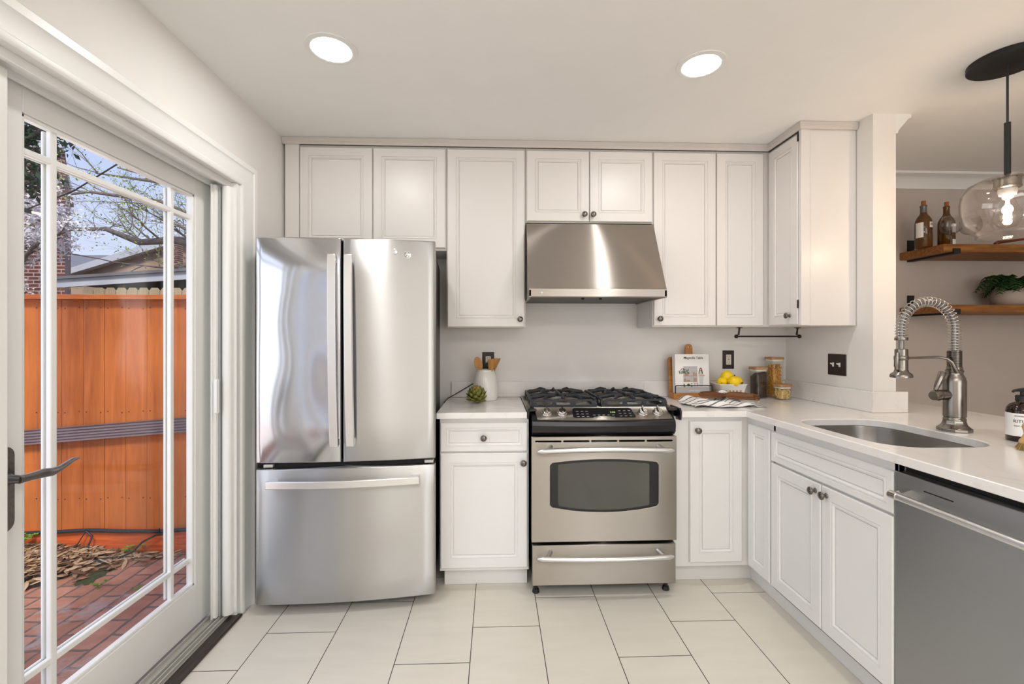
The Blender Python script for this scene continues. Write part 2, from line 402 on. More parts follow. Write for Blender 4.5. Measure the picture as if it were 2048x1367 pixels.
def arc(c, r, a0, a1, n, plane='XY', d=0):
    return [(c[0] + r * cos(a0 + (a1 - a0) * i / (n - 1)), c[1] + r * sin(a0 + (a1 - a0) * i / (n - 1))) for i in range(n)]
def rrect(x0, x1, y0, y1, r, n=6):
    return arc((x1 - r, y0 + r), r, -pi/2, 0, n) + arc((x1 - r, y1 - r), r, 0, pi/2, n) + arc((x0 + r, y1 - r), r, pi/2, pi, n) + arc((x0 + r, y0 + r), r, pi, 1.5*pi, n)

def text_mb(s, size, depth=0.0004, align='CENTER', bold=0.0):
    cu = bpy.data.curves.new('lettering', 'FONT'); cu.body = s; cu.size = size; cu.extrude = depth; cu.align_x = align; cu.offset = bold
    cu.resolution_u = 3
    o = bpy.data.objects.new('lettering', cu); col.objects.link(o); bpy.context.view_layer.update()
    me = bpy.data.meshes.new_from_object(o.evaluated_get(bpy.context.evaluated_depsgraph_get()))
    mb = MB(); mb.add([tuple(v.co) for v in me.vertices], [tuple(p.vertices) for p in me.polygons])
    bpy.data.objects.remove(o); bpy.data.meshes.remove(me); bpy.data.curves.remove(cu); return mb
FACE_Y = Matrix.Rotation(R(90), 4, 'X')                        # lettering that faces the camera (-Y)

# ================================================================== SETTING
XL, XR, YB, ZC = -1.24, 1.965, 2.96, 2.505
YREAR, XFAR = -2.5, 4.8
# floor: tiles laid in columns along Y over a grout bed
fl = MB(); fl.box(XL + 0.02, XFAR, YREAR, 3.1, -0.04, -0.0015, 1)
g = 0.0017
for k in range(-1, 17):
    x0 = -0.105 + 0.31 * (k - 3); x1 = x0 + 0.31; y = 1.838 + 0.2255 * (k + 1)
    x0c, x1c = max(x0 + g, XL + 0.021), min(x1 - g, XFAR)
    if x1c <= x0c: continue
    y = ((y - YREAR) % 0.668) + YREAR - 0.668
    while y < 3.1:
        a, b = max(y + g, YREAR), min(y + 0.668 - g, 3.1)
        if b > a: fl.add([(x0c, a, 0), (x1c, a, 0), (x1c, b, 0), (x0c, b, 0)], [(0, 1, 2, 3)], 0)
        y += 0.668
struct('floor', fl, [M['tile'], M['grout']])
struct('ceiling', MB().box(XL - 0.175, XFAR + 0.12, YREAR - 0.15, 3.25, ZC, ZC + 0.12), M['ceil'])
struct('wall_back', MB().box(XL, 2.05, YB, YB + 0.14, -0.04, ZC), M['wall'])
# left wall with the patio door's opening: Y from -0.62 to 2.214, up to 2.10
OY0, OY1, OZ = -0.62, 2.205, 2.098
lw = MB().box(XL - 0.175, XL, OY1, YB + 0.14, -0.3, ZC).box(XL - 0.175, XL, YREAR, OY0, -0.3, ZC).box(XL - 0.175, XL, OY0, OY1, OZ, ZC)
struct('wall_left', lw, M['wall'])
struct('wall_right', MB().box(XR, 2.088, 2.26, YB + 0.14, 0, ZC), M['wall'])
struct('wall_dining', MB().box(2.05, XFAR, 3.10, 3.24, -0.04, ZC), M['dining'])
struct('wall_far', MB().box(XFAR, XFAR + 0.12, YREAR, 3.24, -0.04, ZC), M['dining'])
struct('wall_peninsula', MB().box(XR + 0.005, 2.085, 0.86, 2.258, 0, 0.915), M['wall'])
# wall behind the camera; its window is invented to let the added lamp in
rw = MB().box(XL, 1.0, YREAR - 0.12, YREAR, -0.04, ZC).box(3.3, XFAR, YREAR - 0.12, YREAR, -0.04, ZC)
rw.box(1.0, 3.3, YREAR - 0.12, YREAR, -0.04, 0.8).box(1.0, 3.3, YREAR - 0.12, YREAR, 2.3, ZC)
struct('wall_rear', rw, M['wall'])
w2 = MB()
for a in (1.0, 2.12, 3.24): w2.box(a, a + 0.06, YREAR - 0.09, YREAR - 0.03, 0.8, 2.3)
for z in (0.8, 1.53, 2.25): w2.box(1.0, 3.3, YREAR - 0.085, YREAR - 0.035, z, z + 0.05)
wo = struct('added_window', w2, M['trim'])
# outside shell so that no sun leaks in under the roof
struct('roof_slab', MB().box(XL - 0.175, XFAR + 0.3, YREAR - 0.3, 3.4, ZC + 0.13, ZC + 0.3), M['roof'])
# crown moulding of the dining room
crown = [(0, 0), (0.012, 0), (0.018, 0.018), (0.05, 0.055), (0.07, 0.078), (0.085, 0.084), (0.085, 0.1), (0, 0.1)]
struct('trim_1', MB().sweep([(XFAR, 3.10), (2.088, 3.10), (2.088, 2.262)], crown, lambda u, v, h: (u, v, ZC - 0.1 + h)), M['trim'])

# door casing, header, jamb, threshold
cas = [(0, 0), (0, 0.012), (0.008, 0.017), (0.02, 0.017), (0.026, 0.012), (0.062, 0.016), (0.076, 0.021), (0.084, 0.029), (0.108, 0.030), (0.112, 0.026), (0.112, 0)]
struct('trim_2', MB().sweep([(2.216, 0.0), (2.216, 2.077), (-0.62, 2.077), (-0.62, 0)],
       [(-o, h) for o, h in cas], lambda u, v, h: (XL + h, u, v)), M['trim'])
jb = MB().box(-1.412, -1.236, 2.185, 2.2155, 0, 2.0765).box(-1.412, -1.236, -0.62, -0.59, 0, 2.0765)
jb.box(-1.412, -1.236, -0.62, 2.2, 2.079, 2.097)                      # head jamb
for x in (-1.275, -1.345): jb.box(x, x + 0.014, -0.59, 2.185, 2.052, 2.0785)
jb.box(-1.331, -1.301, -0.59, 2.185, 2.07, 2.0785)
struct('trim_3', jb, M['trim'])
th = MB().box(-1.27, -1.215, -0.62, 2.2, 0.0, 0.014)
struct('trim_4', th, M['thresh'], bevel=0.004)
tr = MB().box(-1.44, -1.27, -0.62, 2.185, -0.06, 0.012)
for x in (-1.278, -1.30, -1.318, -1.352): tr.box(x, x + 0.005, -0.6, 2.18, 0.012, 0.026)
struct('trim_5', tr, M['alu'])
bbp = [(0, 0), (0.014, 0), (0.014, 0.09), (0.008, 0.105), (0.006, 0.12), (0, 0.125)]
struct('baseboard_left', MB().sweep([(XL, YB - 0.005), (XL, 2.33)], bbp, lambda u, v, h: (u if False else XL + abs(u - XL), v, h)), M['trim'])

# patio door leaves (front at X = xf, thickness 0.042)
def door_leaf(name, xf, y0, y1, handle):
    z0, z1, st, rt, rb = 0.03, (2.077 if handle else 2.05), 0.104, (0.093 if handle else 0.066), 0.186
    t = 0.042; m = MB()
    def bar(a, b, c, d): m.box(xf - t, xf, a, b, c, d)
    gy0, gy1, gz0, gz1 = y0 + st, y1 - st, z0 + rb, z1 - rt
    bar(y0, gy0, z0, z1); bar(gy1, y1, z0, z1); bar(gy0, gy1, z0, gz0); bar(gy0, gy1, gz1, z1)
    d = m.build(name, M['trim'], None, bevel=0.002); d['kind'] = 'structure'
    gb = MB()                                                        # glazing bead
    for a, b, c, e in ((gy0, gy0 + 0.012, gz0, gz1), (gy1 - 0.012, gy1, gz0, gz1), (gy0, gy1, gz0, gz0 + 0.012), (gy0, gy1, gz1 - 0.012, gz1)):
        gb.box(xf - 0.031, xf - 0.006, a, b, c, e)
    gb.build('glazing_bead', M['trim'], d, bevel=0.003)
    MB().box(xf - 0.037, xf - 0.032, gy0 + 0.002, gy1 - 0.002, gz0 + 0.002, gz1 - 0.002).build('glass_pane', M['pane'], d, ang=0)
    mu = MB()
    for a in (gy0 + 0.108, gy1 - 0.124): mu.box(xf - 0.0315, xf - 0.015, a - 0.010, a + 0.010, gz0 + 0.01, gz1 - 0.01).box(xf - 0.047, xf - 0.0375, a - 0.010, a + 0.010, gz0 + 0.01, gz1 - 0.01)
    for a in (gz0 + 0.118, gz1 - 0.104): mu.box(xf - 0.031, xf - 0.0155, gy0 + 0.01, gy1 - 0.01, a - 0.010, a + 0.010).box(xf - 0.0465, xf - 0.038, gy0 + 0.01, gy1 - 0.01, a - 0.010, a + 0.010)
    mu.build('muntin', M['trim'], d, bevel=0.003)
    if handle:
        pl = MB().prism(rrect(1.258, 1.312, 0.795, 1.032, 0.026), xf, xf + 0.006, plane='YZ').build('handle_plate', M['knob'], d, bevel=0.002)
        pl['label'] = 'long dark pewter handle plate'
        hy = 1.29
        lv = MB().lathe([(0.016, 0), (0.016, 0.012), (0.012, 0.016), (0.011, 0.05)], (xf + 0.006, hy - 0.006, 0.944), 20, 'X')
        pts = [(xf + 0.052, hy - 0.012, 0.944), (xf + 0.055, hy + 0.02, 0.944), (xf + 0.056, hy + 0.052, 0.944), (xf + 0.056, hy + 0.075, 0.940), (xf + 0.055, hy + 0.1, 0.943), (xf + 0.053, hy + 0.125, 0.951), (xf + 0.05, hy + 0.148, 0.957), (xf + 0.048, hy + 0.17, 0.957)]
        lv.tube(pts, [0.0115, 0.011, 0.013, 0.012, 0.0085, 0.0075, 0.006, 0.003], 14)
        lv.build('lever', M['knob'], pl, ang=60)
        parts('screw', [MB().lathe([(0.005, 0), (0.005, 0.0012), (0.003, 0.002)], (xf + 0.0055, 1.285, z), 12, 'X') for z in (1.016, 0.812)], M['chrome'], pl)
    return d
door_leaf('door_1', -1.36, 1.235, 2.186, True)
d2 = door_leaf('door_2', -1.30, 0.30, 1.243, False)
# retractable insect screen housed at the jamb
rs = thing('retractable_screen', 'white retractable screen cassette with a pull handle on the patio door jamb', 'screen door', (-1.27, 2.17, 0.02))
MB().prism([(-1.292, 2.186), (-1.292, 2.168), (-1.286, 2.155), (-1.273, 2.148), (-1.258, 2.152), (-1.248, 2.162), (-1.246, 2.186)], 0.03, 2.05).build('housing', M['trim'], rs, ang=60)
MB().box(-1.326, -1.300, 2.132, 2.15, 0.03, 2.05).box(-1.318, -1.312, 2.120, 2.134, 0.03, 2.05).build('pull_bar', M['trim'], rs, bevel=0.002)
MB().box(-1.299, -1.293, 2.15, 2.1855, 0.03, 2.05).build('side_channel', M['grey_side'], rs)
pull = MB().prism(rrect(2.118, 2.138, 0.985, 1.145, 0.01), -1.302, -1.288, plane='YZ')
pull.build('pull_handle', M['whitep'], rs, bevel=0.004)

# ================================================================== CABINETS
def panel(mb, w, h, fm=0.052, t=0.02, f=None):
    """door front with a stepped inner moulding and a recessed flat panel"""
    rows = [(0, t), (0, 0.004), (0.004, 0), (fm - 0.003, 0), (fm - 0.002, 0.004), (fm, 0.004), (fm + 0.003, 0.001), (fm + 0.008, 0.0012), (fm + 0.012, 0.006), (fm + 0.015, 0.006), (fm + 0.0155, 0.011), (fm + 0.0175, 0.011), (fm + 0.018, 0.007)]
    vs = []
    for i, d in rows: vs += [f(i, d, i), f(w - i, d, i), f(w - i, d, h - i), f(i, d, h - i)]
    fs = [(a * 4 + k, a * 4 + (k + 1) % 4, a * 4 + 4 + (k + 1) % 4, a * 4 + 4 + k) for a in range(len(rows) - 1) for k in range(4)]
    n = (len(rows) - 1) * 4; fs += [(n, n + 1, n + 2, n + 3), (0, 3, 2, 1)]
    return mb.add(vs, fs)
def door_y(parent, name, x0, x1, z0, z1, y, mat, fm=0.052):
    return panel(MB(), x1 - x0, z1 - z0, fm, f=lambda a, d, b: (x0 + a, y + d, z0 + b)).build(name, mat, parent, ang=20)
def door_x(parent, name, ya, yb, z0, z1, x, mat, fm=0.052):           # ya = far edge, yb = near edge
    return panel(MB(), ya - yb, z1 - z0, fm, f=lambda a, d, b: (x + d, ya - a, z0 + b)).build(name, mat, parent, ang=20)
KP = [(0.011, 0), (0.010, 0.003), (0.0055, 0.006), (0.0055, 0.014), (0.013, 0.018), (0.0165, 0.022), (0.0165, 0.025), (0.012, 0.029), (0.004, 0.031)]
def knob(parent, p, axis):
    pr = [(r, -h) for r, h in KP]
    o = MB().lathe(pr, p, 20, axis).build('knob', M['knob'], parent, ang=50); return o

# --- upper cabinets
YU = 2.65; YUB = 2.67; YW = YB - 0.004; ZT = 2.47
u = thing('wall_cabinet', 'wide light grey wall cabinet with two doors above the refrigerator', 'cabinet', (-0.75, YUB, 1.855))
MB().box(-1.225, -0.2905, YUB, YW, 1.855, ZT).build('body', M['cab'], u, bevel=0.0015)
MB().box(-1.225, -1.145, YU + 0.003, YUB, 1.855, ZT).build('filler_strip', M['cab'], u, bevel=0.001)
door_y(u, 'door', -1.141, -0.7225, 1.868, 2.452, YU, M['cab']); door_y(u, 'door', -0.7165, -0.296, 1.868, 2.452, YU, M['cab'])
u = thing('wall_cabinet', 'tall single-door wall cabinet between refrigerator and range hood', 'cabinet', (-0.05, YUB, 1.40))
MB().box(-0.2895, 0.1785, YUB, YW, 1.40, ZT).build('body', M['cab'], u, bevel=0.0015)
d = door_y(u, 'door', -0.283, 0.172, 1.403, 2.452, YU, M['cab']); knob(d, (0.145, YU, 1.448), 'Y')
u = thing('wall_cabinet', 'short two-door wall cabinet directly above the range hood', 'cabinet', (0.56, YUB, 2.025))
MB().box(0.1795, 0.9445, YUB, YW, 2.026, ZT).build('body', M['cab'], u, bevel=0.0015)
d = door_y(u, 'door', 0.185, 0.5585, 2.032, 2.452, YU, M['cab']); knob(d, (0.528, YU, 2.070), 'Y')
d = door_y(u, 'door', 0.5635, 0.940, 2.032, 2.452, YU, M['cab']); knob(d, (0.580, YU, 2.070), 'Y')
u = thing('wall_cabinet', 'tall single-door wall cabinet right of the range hood with knob at its lower left', 'cabinet', (1.14, YUB, 1.405))
MB().box(0.9455, 1.3315, YUB, YW, 1.405, ZT).build('body', M['cab'], u, bevel=0.0015)
d = door_y(u, 'door', 0.950, 1.3285, 1.411, 2.452, YU, M['cab']); knob(d, (0.982, YU, 1.452), 'Y')
u = thing('corner_wall_cabinet', 'L-shaped corner wall cabinet with two narrow doors at right angles', 'cabinet', (1.66, YUB, 1.405))
MB().prism([(1.3325, YUB), (1.67, YUB), (1.67, 2.372), (1.961, 2.372), (1.961, YW), (1.3325, YW)], 1.405, ZT).build('body', M['cab'], u, bevel=0.0015)
door_y(u, 'door', 1.336, 1.622, 1.411, 2.452, YU, M['cab'])
d = door_x(u, 'door', 2.648, 2.388, 1.411, 2.452, 1.65, M['cab']); knob(d, (1.65, 2.452, 1.462), 'X')
e = MB().box(1.703, 1.961, 2.3665, 2.372, 1.405, ZT).build('end_panel', M['cab'], u)
MB().box(1.653, 1.703, 2.362, 2.383, 1.405, ZT).build('corner_stile', M['cab'], u, bevel=0.002)
parts('hinge', [MB().box(1.647, 1.652, 2.380, 2.388, z, z + 0.045) for z in (2.41, 1.5)], M['bronze'], u)
cp = [(0, 0), (0.006, 0), (0.009, 0.010), (0.014, 0.014), (0.014, 0.038), (0, 0.038)]
struct('trim_6', MB().sweep([(1.962, 2.362), (1.652, 2.362), (1.652, 2.652), (XL + 0.003, 2.652)], [(o, h) for o, h in cp],
       lambda u_, v_, h: (u_, v_, ZC - 0.0395 + h)), M['crown'])

# --- base cabinets
YBF = 2.35; YBB = 2.37; XBF = 1.345; XBB = 1.365
b = thing('base_cabinet', 'narrow white base cabinet with one drawer and one door between refrigerator and range', 'cabinet', (-0.06, YBB, 0))
MB().box(-0.293, 0.176, YBB, YW, 0.11, 0.9165).build('body', M['cabw'], b, bevel=0.0015)
MB().box(-0.276, 0.172, 2.44, 2.46, 0.001, 0.112).build('toe_kick', M['cabw'], b)
d = door_y(b, 'drawer', -0.288, 0.168, 0.742, 0.893, YBF, M['cabw'], 0.028); knob(d, (-0.062, YBF, 0.815), 'Y')
d = door_y(b, 'door', -0.288, 0.168, 0.130, 0.733, YBF, M['cabw']); knob(d, (0.146, YBF, 0.683), 'Y')

b = thing('corner_base_cabinet', 'white corner base cabinet right of the range with two doors meeting in the corner', 'cabinet', (1.35, YBB, 0))
MB().prism([(0.953, YBB), (XBB, YBB), (XBB, 2.148), (1.96, 2.148), (1.96, YW), (0.953, YW)], 0.11, 0.9165).build('body', M['cabw'], b, bevel=0.0015)
MB().prism([(0.958, 2.44), (1.42, 2.44), (1.42, 2.148), (1.44, 2.148), (1.44, 2.46), (0.958, 2.46)], 0.001, 0.112).build('toe_kick', M['cabw'], b)
d = door_y(b, 'door', 1.037, 1.322, 0.138, 0.893, YBF, M['cabw']); knob(d, (1.075, YBF, 0.845), 'Y')
door_x(b, 'door', 2.340, 2.153, 0.130, 0.882, XBF, M['cabw'], 0.042)

b = thing('sink_base_cabinet', 'white sink base cabinet with two doors and a false drawer front', 'cabinet', (1.66, 1.80, 0))
MB().box(XBB, 1.387, 1.466, 2.147, 0.11, 0.9165).box(XBB, 1.962, 1.466, 1.482, 0.11, 0.9165).box(XBB, 1.962, 2.131, 2.147, 0.11, 0.9165).box(XBB, 1.962, 1.466, 2.147, 0.11, 0.128).box(1.95, 1.962, 1.466, 2.147, 0.11, 0.9165).build('body', M['cabw'], b, bevel=0.0015)
MB().box(1.42, 1.44, 1.466, 2.147, 0.001, 0.112).build('toe_kick', M['cabw'], b)
door_x(b, 'false_drawer_front', 2.140, 1.468, 0.738, 0.882, XBF, M['cabw'], 0.028)
d = door_x(b, 'door', 2.140, 1.806, 0.128, 0.728, XBF, M['cabw']); knob(d, (XBF, 1.835, 0.694), 'X')
d = door_x(b, 'door', 1.800, 1.468, 0.128, 0.728, XBF, M['cabw']); knob(d, (XBF, 1.772, 0.694), 'X')

# --- dishwasher
dw = thing('dishwasher', 'grey stainless steel dishwasher with a bar handle at the right edge', 'dishwasher', (1.66, 1.16, 0))
MB().box(1.385, 1.955, 0.868, 1.460, 0.10, 0.905).build('body', M['blackm'], dw)
dp = MB().box(1.347, 1.384, 0.866, 1.462, 0.115, 0.887).build('door', M['dsteel'], dw, bevel=0.003)
MB().prism(rrect(1.268, 1.360, 0.850, 0.8535, 0.0015, 3), 1.3462, 1.350, plane='YZ').build('vent_slot', M['blackp'], dp)
hd = MB().cyl((1.298, 1.405, 0.822), (1.298, 0.93, 0.822), 0.0115, 20).build('handle', M['hsteel'], dp, ang=50)
for ya, yb, yc in ((1.425, 1.398, 1.400), (0.937, 0.91, 0.915)):
    e = MB().cyl((1.298, ya, 0.822), (1.298, yb, 0.822), 0.0135, 20).prism([(1.305, 0.830), (1.347, 0.842), (1.347, 0.808), (1.305, 0.814)], yc, yc + 0.02, plane='XZ')
    e.build('handle_end', M['chrome'], hd, ang=40)
MB().box(1.42, 1.44, 0.868, 1.462, 0.001, 0.1).build('toe_kick', M['black'], dw)
tag(MB().box(1.36, 1.96, 0.842, 0.862, 0.001, 0.9165).build('end_panel', M['cabw'], None, bevel=0.002), 'white end panel closing the peninsula beside the dishwasher', 'panel')

# --- worktops
ZK = 0.918; ZW = 0.95
tag(MB().prism([(-0.306, 2.32), (0.164, 2.32), (0.164, YW), (-0.306, YW)], ZK, ZW).build('countertop', M['quartz'], None, bevel=0.003),
    'short white quartz countertop between refrigerator and range', 'countertop')
hole = rrect(1.392, 1.822, 1.515, 2.075, 0.13, 10)
outer = [(0.979, 2.32), (1.325, 2.32), (1.325, 0.80), (2.50, 0.80), (2.50, 2.62), (2.091, 2.62), (2.091, 2.257), (XR - 0.003, 2.257), (XR - 0.003, YW), (0.979, YW)]
tag(MB().prism(outer, ZK, ZW, [hole]).build('countertop', M['quartz'], None, bevel=0.003),
    'long white quartz countertop with the sink cutout wrapping the corner', 'countertop')
tag(MB().box(-0.288, 0.985, 2.938, YW, ZW + 0.001, 1.053).box(0.985, 1.944, 2.938, YW, ZW + 0.001, 1.053).build('backsplash', M['quartz'], None, bevel=0.0015),
    'low white quartz backsplash along the back wall', 'backsplash')
tag(MB().prism([(1.945, YW), (1.945, 2.238), (2.134, 2.238), (2.134, 2.256), (1.9625, 2.256), (1.9625, YW)], ZW + 0.001, 1.058).build('backsplash', M['quartz'], None, bevel=0.0015),
    'low white quartz backsplash along right wall and around the wall end', 'backsplash')

# --- sink
sk = thing('sink', 'undermount stainless steel sink set into the quartz countertop', 'sink', (1.607, 1.795, 0.72))
def ring(d, r): return rrect(1.392 - d, 1.822 + d, 1.515 - d, 2.075 + d, r, 10)
rows = [(ring(0.016, 0.146), ZK - 0.0005), (ring(0.003, 0.133), ZK - 0.0005), (ring(0.002, 0.132), ZK - 0.012), (ring(-0.004, 0.126), 0.76), (ring(-0.02, 0.11), 0.735), (ring(-0.05, 0.08), 0.726), (ring(-0.15, 0.05), 0.722)]
mb = MB(); vs = [(x, y, z) for rg, z in rows for x, y in rg]; n = len(rows[0][0])
mb.add(vs, [(i * n + k, i * n + (k + 1) % n, (i + 1) * n + (k + 1) % n, (i + 1) * n + k) for i in range(len(rows) - 1) for k in range(n)] + [tuple((len(rows) - 1) * n + k for k in range(n))])
o = mb.build('basin', M['sink'], sk, ang=60); sm = o.modifiers.new('wall', 'SOLIDIFY'); sm.thickness = 0.0012; sm.offset = -1
MB().lathe([(0.04, 0), (0.04, 0.002), (0.03, 0.003), (0.012, 0.0025)], (1.607, 1.795, 0.7225), 24).build('drain', M['chrome'], sk)

# --- faucet
fx, fy = 1.905, 1.79
fa = thing('faucet', 'brushed nickel spring-neck faucet standing behind the sink', 'faucet', (fx, fy, ZW))
c = (fx, fy, ZW)
MB().lathe([(0.056, 0.0), (0.056, 0.012), (0.050, 0.016), (0.041, 0.026), (0.037, 0.038), (0.036, 0.046)], c, 8).build('base', M['nickel'], fa, ang=30, bevel=0.002)
bd = MB().lathe([(0.0365, 0.046), (0.0365, 0.052), (0.0345, 0.054), (0.0345, 0.058), (0.037, 0.060), (0.0375, 0.205), (0.034, 0.222), (0.027, 0.235), (0.027, 0.242), (0.029, 0.246), (0.029, 0.252), (0.024, 0.255)], c, 32).build('body', M['nickel'], fa, ang=50)
MB().lathe([(0.026, 0.255), (0.026, 0.264), (0.024, 0.266)], c, 28).build('collar', M['nickel'], fa)
pr = []
for i in range(18): z = 0.266 + i * 0.0037; pr += [(0.0225, z), (0.0245, z + 0.0012), (0.0245, z + 0.0025), (0.0225, z + 0.0037)]
MB().lathe(pr, c, 28).build('ribbed_sleeve', M['nickel'], fa, ang=50)
rr = 0.114; zc = 1.372; xs = fx - 2 * rr
path = [(fx, fy, 1.28 + (zc - 1.28) * i / 6) for i in range(6)] + [(fx - rr + rr * cos(a), fy, zc + rr * sin(a)) for a in [pi * i / 30 for i in range(31)]] + [(xs, fy, zc - 0.008 * i) for i in range(1, 6)]
MB().tube(path + [(xs, fy, 1.27)], 0.0095, 12)  .build('hose', M['hosegrey'], fa, ang=60)
def along(path, s):
    L = [0]
    for i in range(1, len(path)): L.append(L[-1] + (Vector(path[i]) - Vector(path[i-1])).length)
    d = s * L[-1]
    for i in range(1, len(path)):
        if d <= L[i] + 1e-9:
            q = (d - L[i-1]) / (L[i] - L[i-1]); a = Vector(path[i-1]); bb = Vector(path[i]); return a.lerp(bb, q), (bb - a).normalized()
turns = 36; spts = []
for i in range(turns * 12 + 1):
    s_ = i / (turns * 12)
    # coils crowd together at both ends
    q = s_ - 0.10 * sin(2 * pi * s_) / (2 * pi) * 2.2
    p, t = along(path, min(1, max(0, q))); side = Vector((0, 1, 0)); nn = side.cross(t).normalized(); a = 2 * pi * turns * s_
    spts.append(p + (side * cos(a) + nn * sin(a)) * 0.0198)
MB().tube(spts, 0.0019, 6).build('spring', M['spring'], fa, ang=80)
hc = (xs, fy, 0)
MB().lathe([(0.0215, 1.325), (0.0225, 1.327), (0.0225, 1.336), (0.0215, 1.338)], hc, 24).build('spring_cap', M['nickel'], fa)
sh = MB().lathe([(0.020, 1.290), (0.022, 1.288), (0.022, 1.205), (0.025, 1.195), (0.034, 1.188), (0.0375, 1.182), (0.0375, 1.172), (0.03, 1.170)], hc, 28).build('spray_head', M['nickel'], fa, ang=40)
MB().tube([(xs - 0.024, fy - 0.008, 1.275), (xs - 0.027, fy - 0.008, 1.25), (xs - 0.028, fy - 0.008, 1.22), (xs - 0.026, fy - 0.008, 1.205)], [0.006, 0.009, 0.009, 0.006], 10).build('spray_lever', M['nickel'], sh, ang=60)
ap = [(fx - 0.012, fy - 0.022, 1.195), (fx - 0.024, fy - 0.022, 1.215), (fx - 0.032, fy - 0.02, 1.235), (fx - 0.048, fy - 0.015, 1.25), (fx - 0.075, fy - 0.006, 1.256), (fx - 0.15, fy, 1.254), (xs + 0.02, fy, 1.252)]
MB().tube(ap, [0.009, 0.0085, 0.0075, 0.0065, 0.0055, 0.005, 0.005], 12).lathe([(0.0225, 1.244), (0.0245, 1.246), (0.0245, 1.260), (0.0225, 1.262)], hc, 24).build('support_arm', M['nickel'], fa, ang=50)
lv = MB().tube([(fx - 0.03, fy, 1.10), (fx - 0.07, fy, 1.10)], 0.021, 20).tube([(fx - 0.07, fy, 1.10), (fx - 0.084, fy - 0.004, 1.098), (fx - 0.098, fy - 0.006, 1.096)], [0.023, 0.0235, 0.018], 20)
lv.tube([(fx - 0.082, fy, 1.118), (fx - 0.076, fy, 1.135), (fx - 0.062, fy, 1.165), (fx - 0.052, fy, 1.192), (fx - 0.051, fy, 1.195)], [0.006, 0.010, 0.0125, 0.0125, 0.010], 14)
lv.build('side_handle', M['nickel'], fa, ang=50)

# ================================================================== REFRIGERATOR (local frame, turned by 4.45 degrees)
fr = thing('refrigerator', 'stainless steel french-door refrigerator with bottom freezer', 'refrigerator', (-0.7275, 2.226, 0), R(4.445))
BW = 0.4258; BUL = 0.022
def bulge(x): return -BUL * (1 - (x / BW) ** 2)
def front(mb, x0, x1, z0, z1, yb=0.07, n=14, e=0.006):
    """curved door slab: front follows the bulge, softly rounded edges"""
    xs_ = [x0, x0 + e * 0.4, x0 + e] + [x0 + e + (x1 - x0 - 2 * e) * i / n for i in range(1, n)] + [x1 - e, x1 - e * 0.4, x1]
    ins = [e, e * 0.35, 0] + [0] * (n - 1) + [0, e * 0.35, e]
    zs = [z0, z0 + e * 0.4, z0 + e] + [z0 + e + (z1 - z0 - 2 * e) * i / 6 for i in range(1, 6)] + [z1 - e, z1 - e * 0.4, z1]
    zi = [e, e * 0.35, 0] + [0] * 5 + [0, e * 0.35, e]
    nx = len(xs_); nz = len(zs)
    vs = [(x, bulge(x) + max(ins[i], zi[j]), z) for j, z in enumerate(zs) for i, x in enumerate(xs_)]
    fs = [(j * nx + i, j * nx + i + 1, (j + 1) * nx + i + 1, (j + 1) * nx + i) for j in range(nz - 1) for i in range(nx - 1)]
    k = len(vs)
    per = [i for i in range(nx)] + [j * nx + nx - 1 for j in range(1, nz)] + [(nz - 1) * nx + i for i in range(nx - 2, -1, -1)] + [j * nx for j in range(nz - 2, 0, -1)]
    vs += [(vs[p][0], yb, vs[p][2]) for p in per]; m = len(per)
    fs += [(per[a], per[(a + 1) % m], k + (a + 1) % m, k + a) for a in range(m)] + [tuple(k + a for a in range(m))]
    return mb.add(vs, fs)
MB().box(-0.418, 0.418, 0.075, 0.70, 0.055, 1.79).build('body', M['side'], fr, local=True, bevel=0.006)
MB().box(-0.40, 0.40, 0.03, 0.08, 0.70, 0.74).box(-0.022, 0.012, 0.01, 0.08, 0.74, 1.815).build('gasket', M['blackp'], fr, local=True)
MB().box(-0.38, 0.38, 0.08, 0.3, 0.012, 0.056).build('base_grille', M['blackm'], fr, local=True)
parts('foot', [MB().lathe([(0.02, 0.0), (0.02, 0.012), (0.01, 0.016), (0.01, 0.056)], (x, y, 0), 12) for x in (-0.36, 0.36) for y in (0.15, 0.6)], M['blackm'], fr, local=True)
dl = front(MB(), -BW, -0.0255, 0.733, 1.822).build('door', M['fsteelw'], fr, local=True, ang=40)
dr = front(MB(), -0.0145, BW, 0.733, 1.822).build('door', M['fsteel'], fr, local=True, ang=40)
fd = front(MB(), -BW, BW, 0.05, 0.704).build('freezer_drawer', M['fsteel'], fr, local=True, ang=40)
def vhandle(par, xt, xb, w, flip):
    n = 16; vs = []
    for i in range(n + 1):
        s_ = i / n; z = 0.815 + (1.737 - 0.815) * s_; x = xb + (xt - xb) * s_
        y = -0.062 - 0.016 * (1 - (2 * s_ - 1) ** 2)
        vs += [(x - w / 2, y, z), (x + w / 2, y, z), (x + w / 2, y + 0.018, z), (x - w / 2, y + 0.018, z)]
    fs = [(a * 4 + k, a * 4 + (k + 1) % 4, a * 4 + 4 + (k + 1) % 4, a * 4 + 4 + k) for a in range(n) for k in range(4)] + [(0, 3, 2, 1), (n * 4, n * 4 + 1, n * 4 + 2, n * 4 + 3)]
    mb = MB().add(vs, fs)
    for z, x in ((0.815, xb), (1.70, xt)): mb.box(x - w / 2 + 0.003, x + w / 2 - 0.003, -0.05, bulge(x) + 0.002, z + 0.001, z + 0.035)
    return mb.build('handle', M['hsteel'], par, local=True, bevel=0.003)
vhandle(dl, -0.059, -0.048, 0.040, 0); vhandle(dr, 0.016, 0.027, 0.038, 0)
n = 20; vs = []
for i in range(n + 1):
    s_ = i / n; x = -0.36 + 0.714 * s_; y = bulge(x) - 0.052 - 0.010 * (1 - (2 * s_ - 1) ** 2); zt = 0.660
    vs += [(x, y, zt - 0.036), (x, y, zt), (x, y + 0.016, zt), (x, y + 0.016, zt - 0.036)]
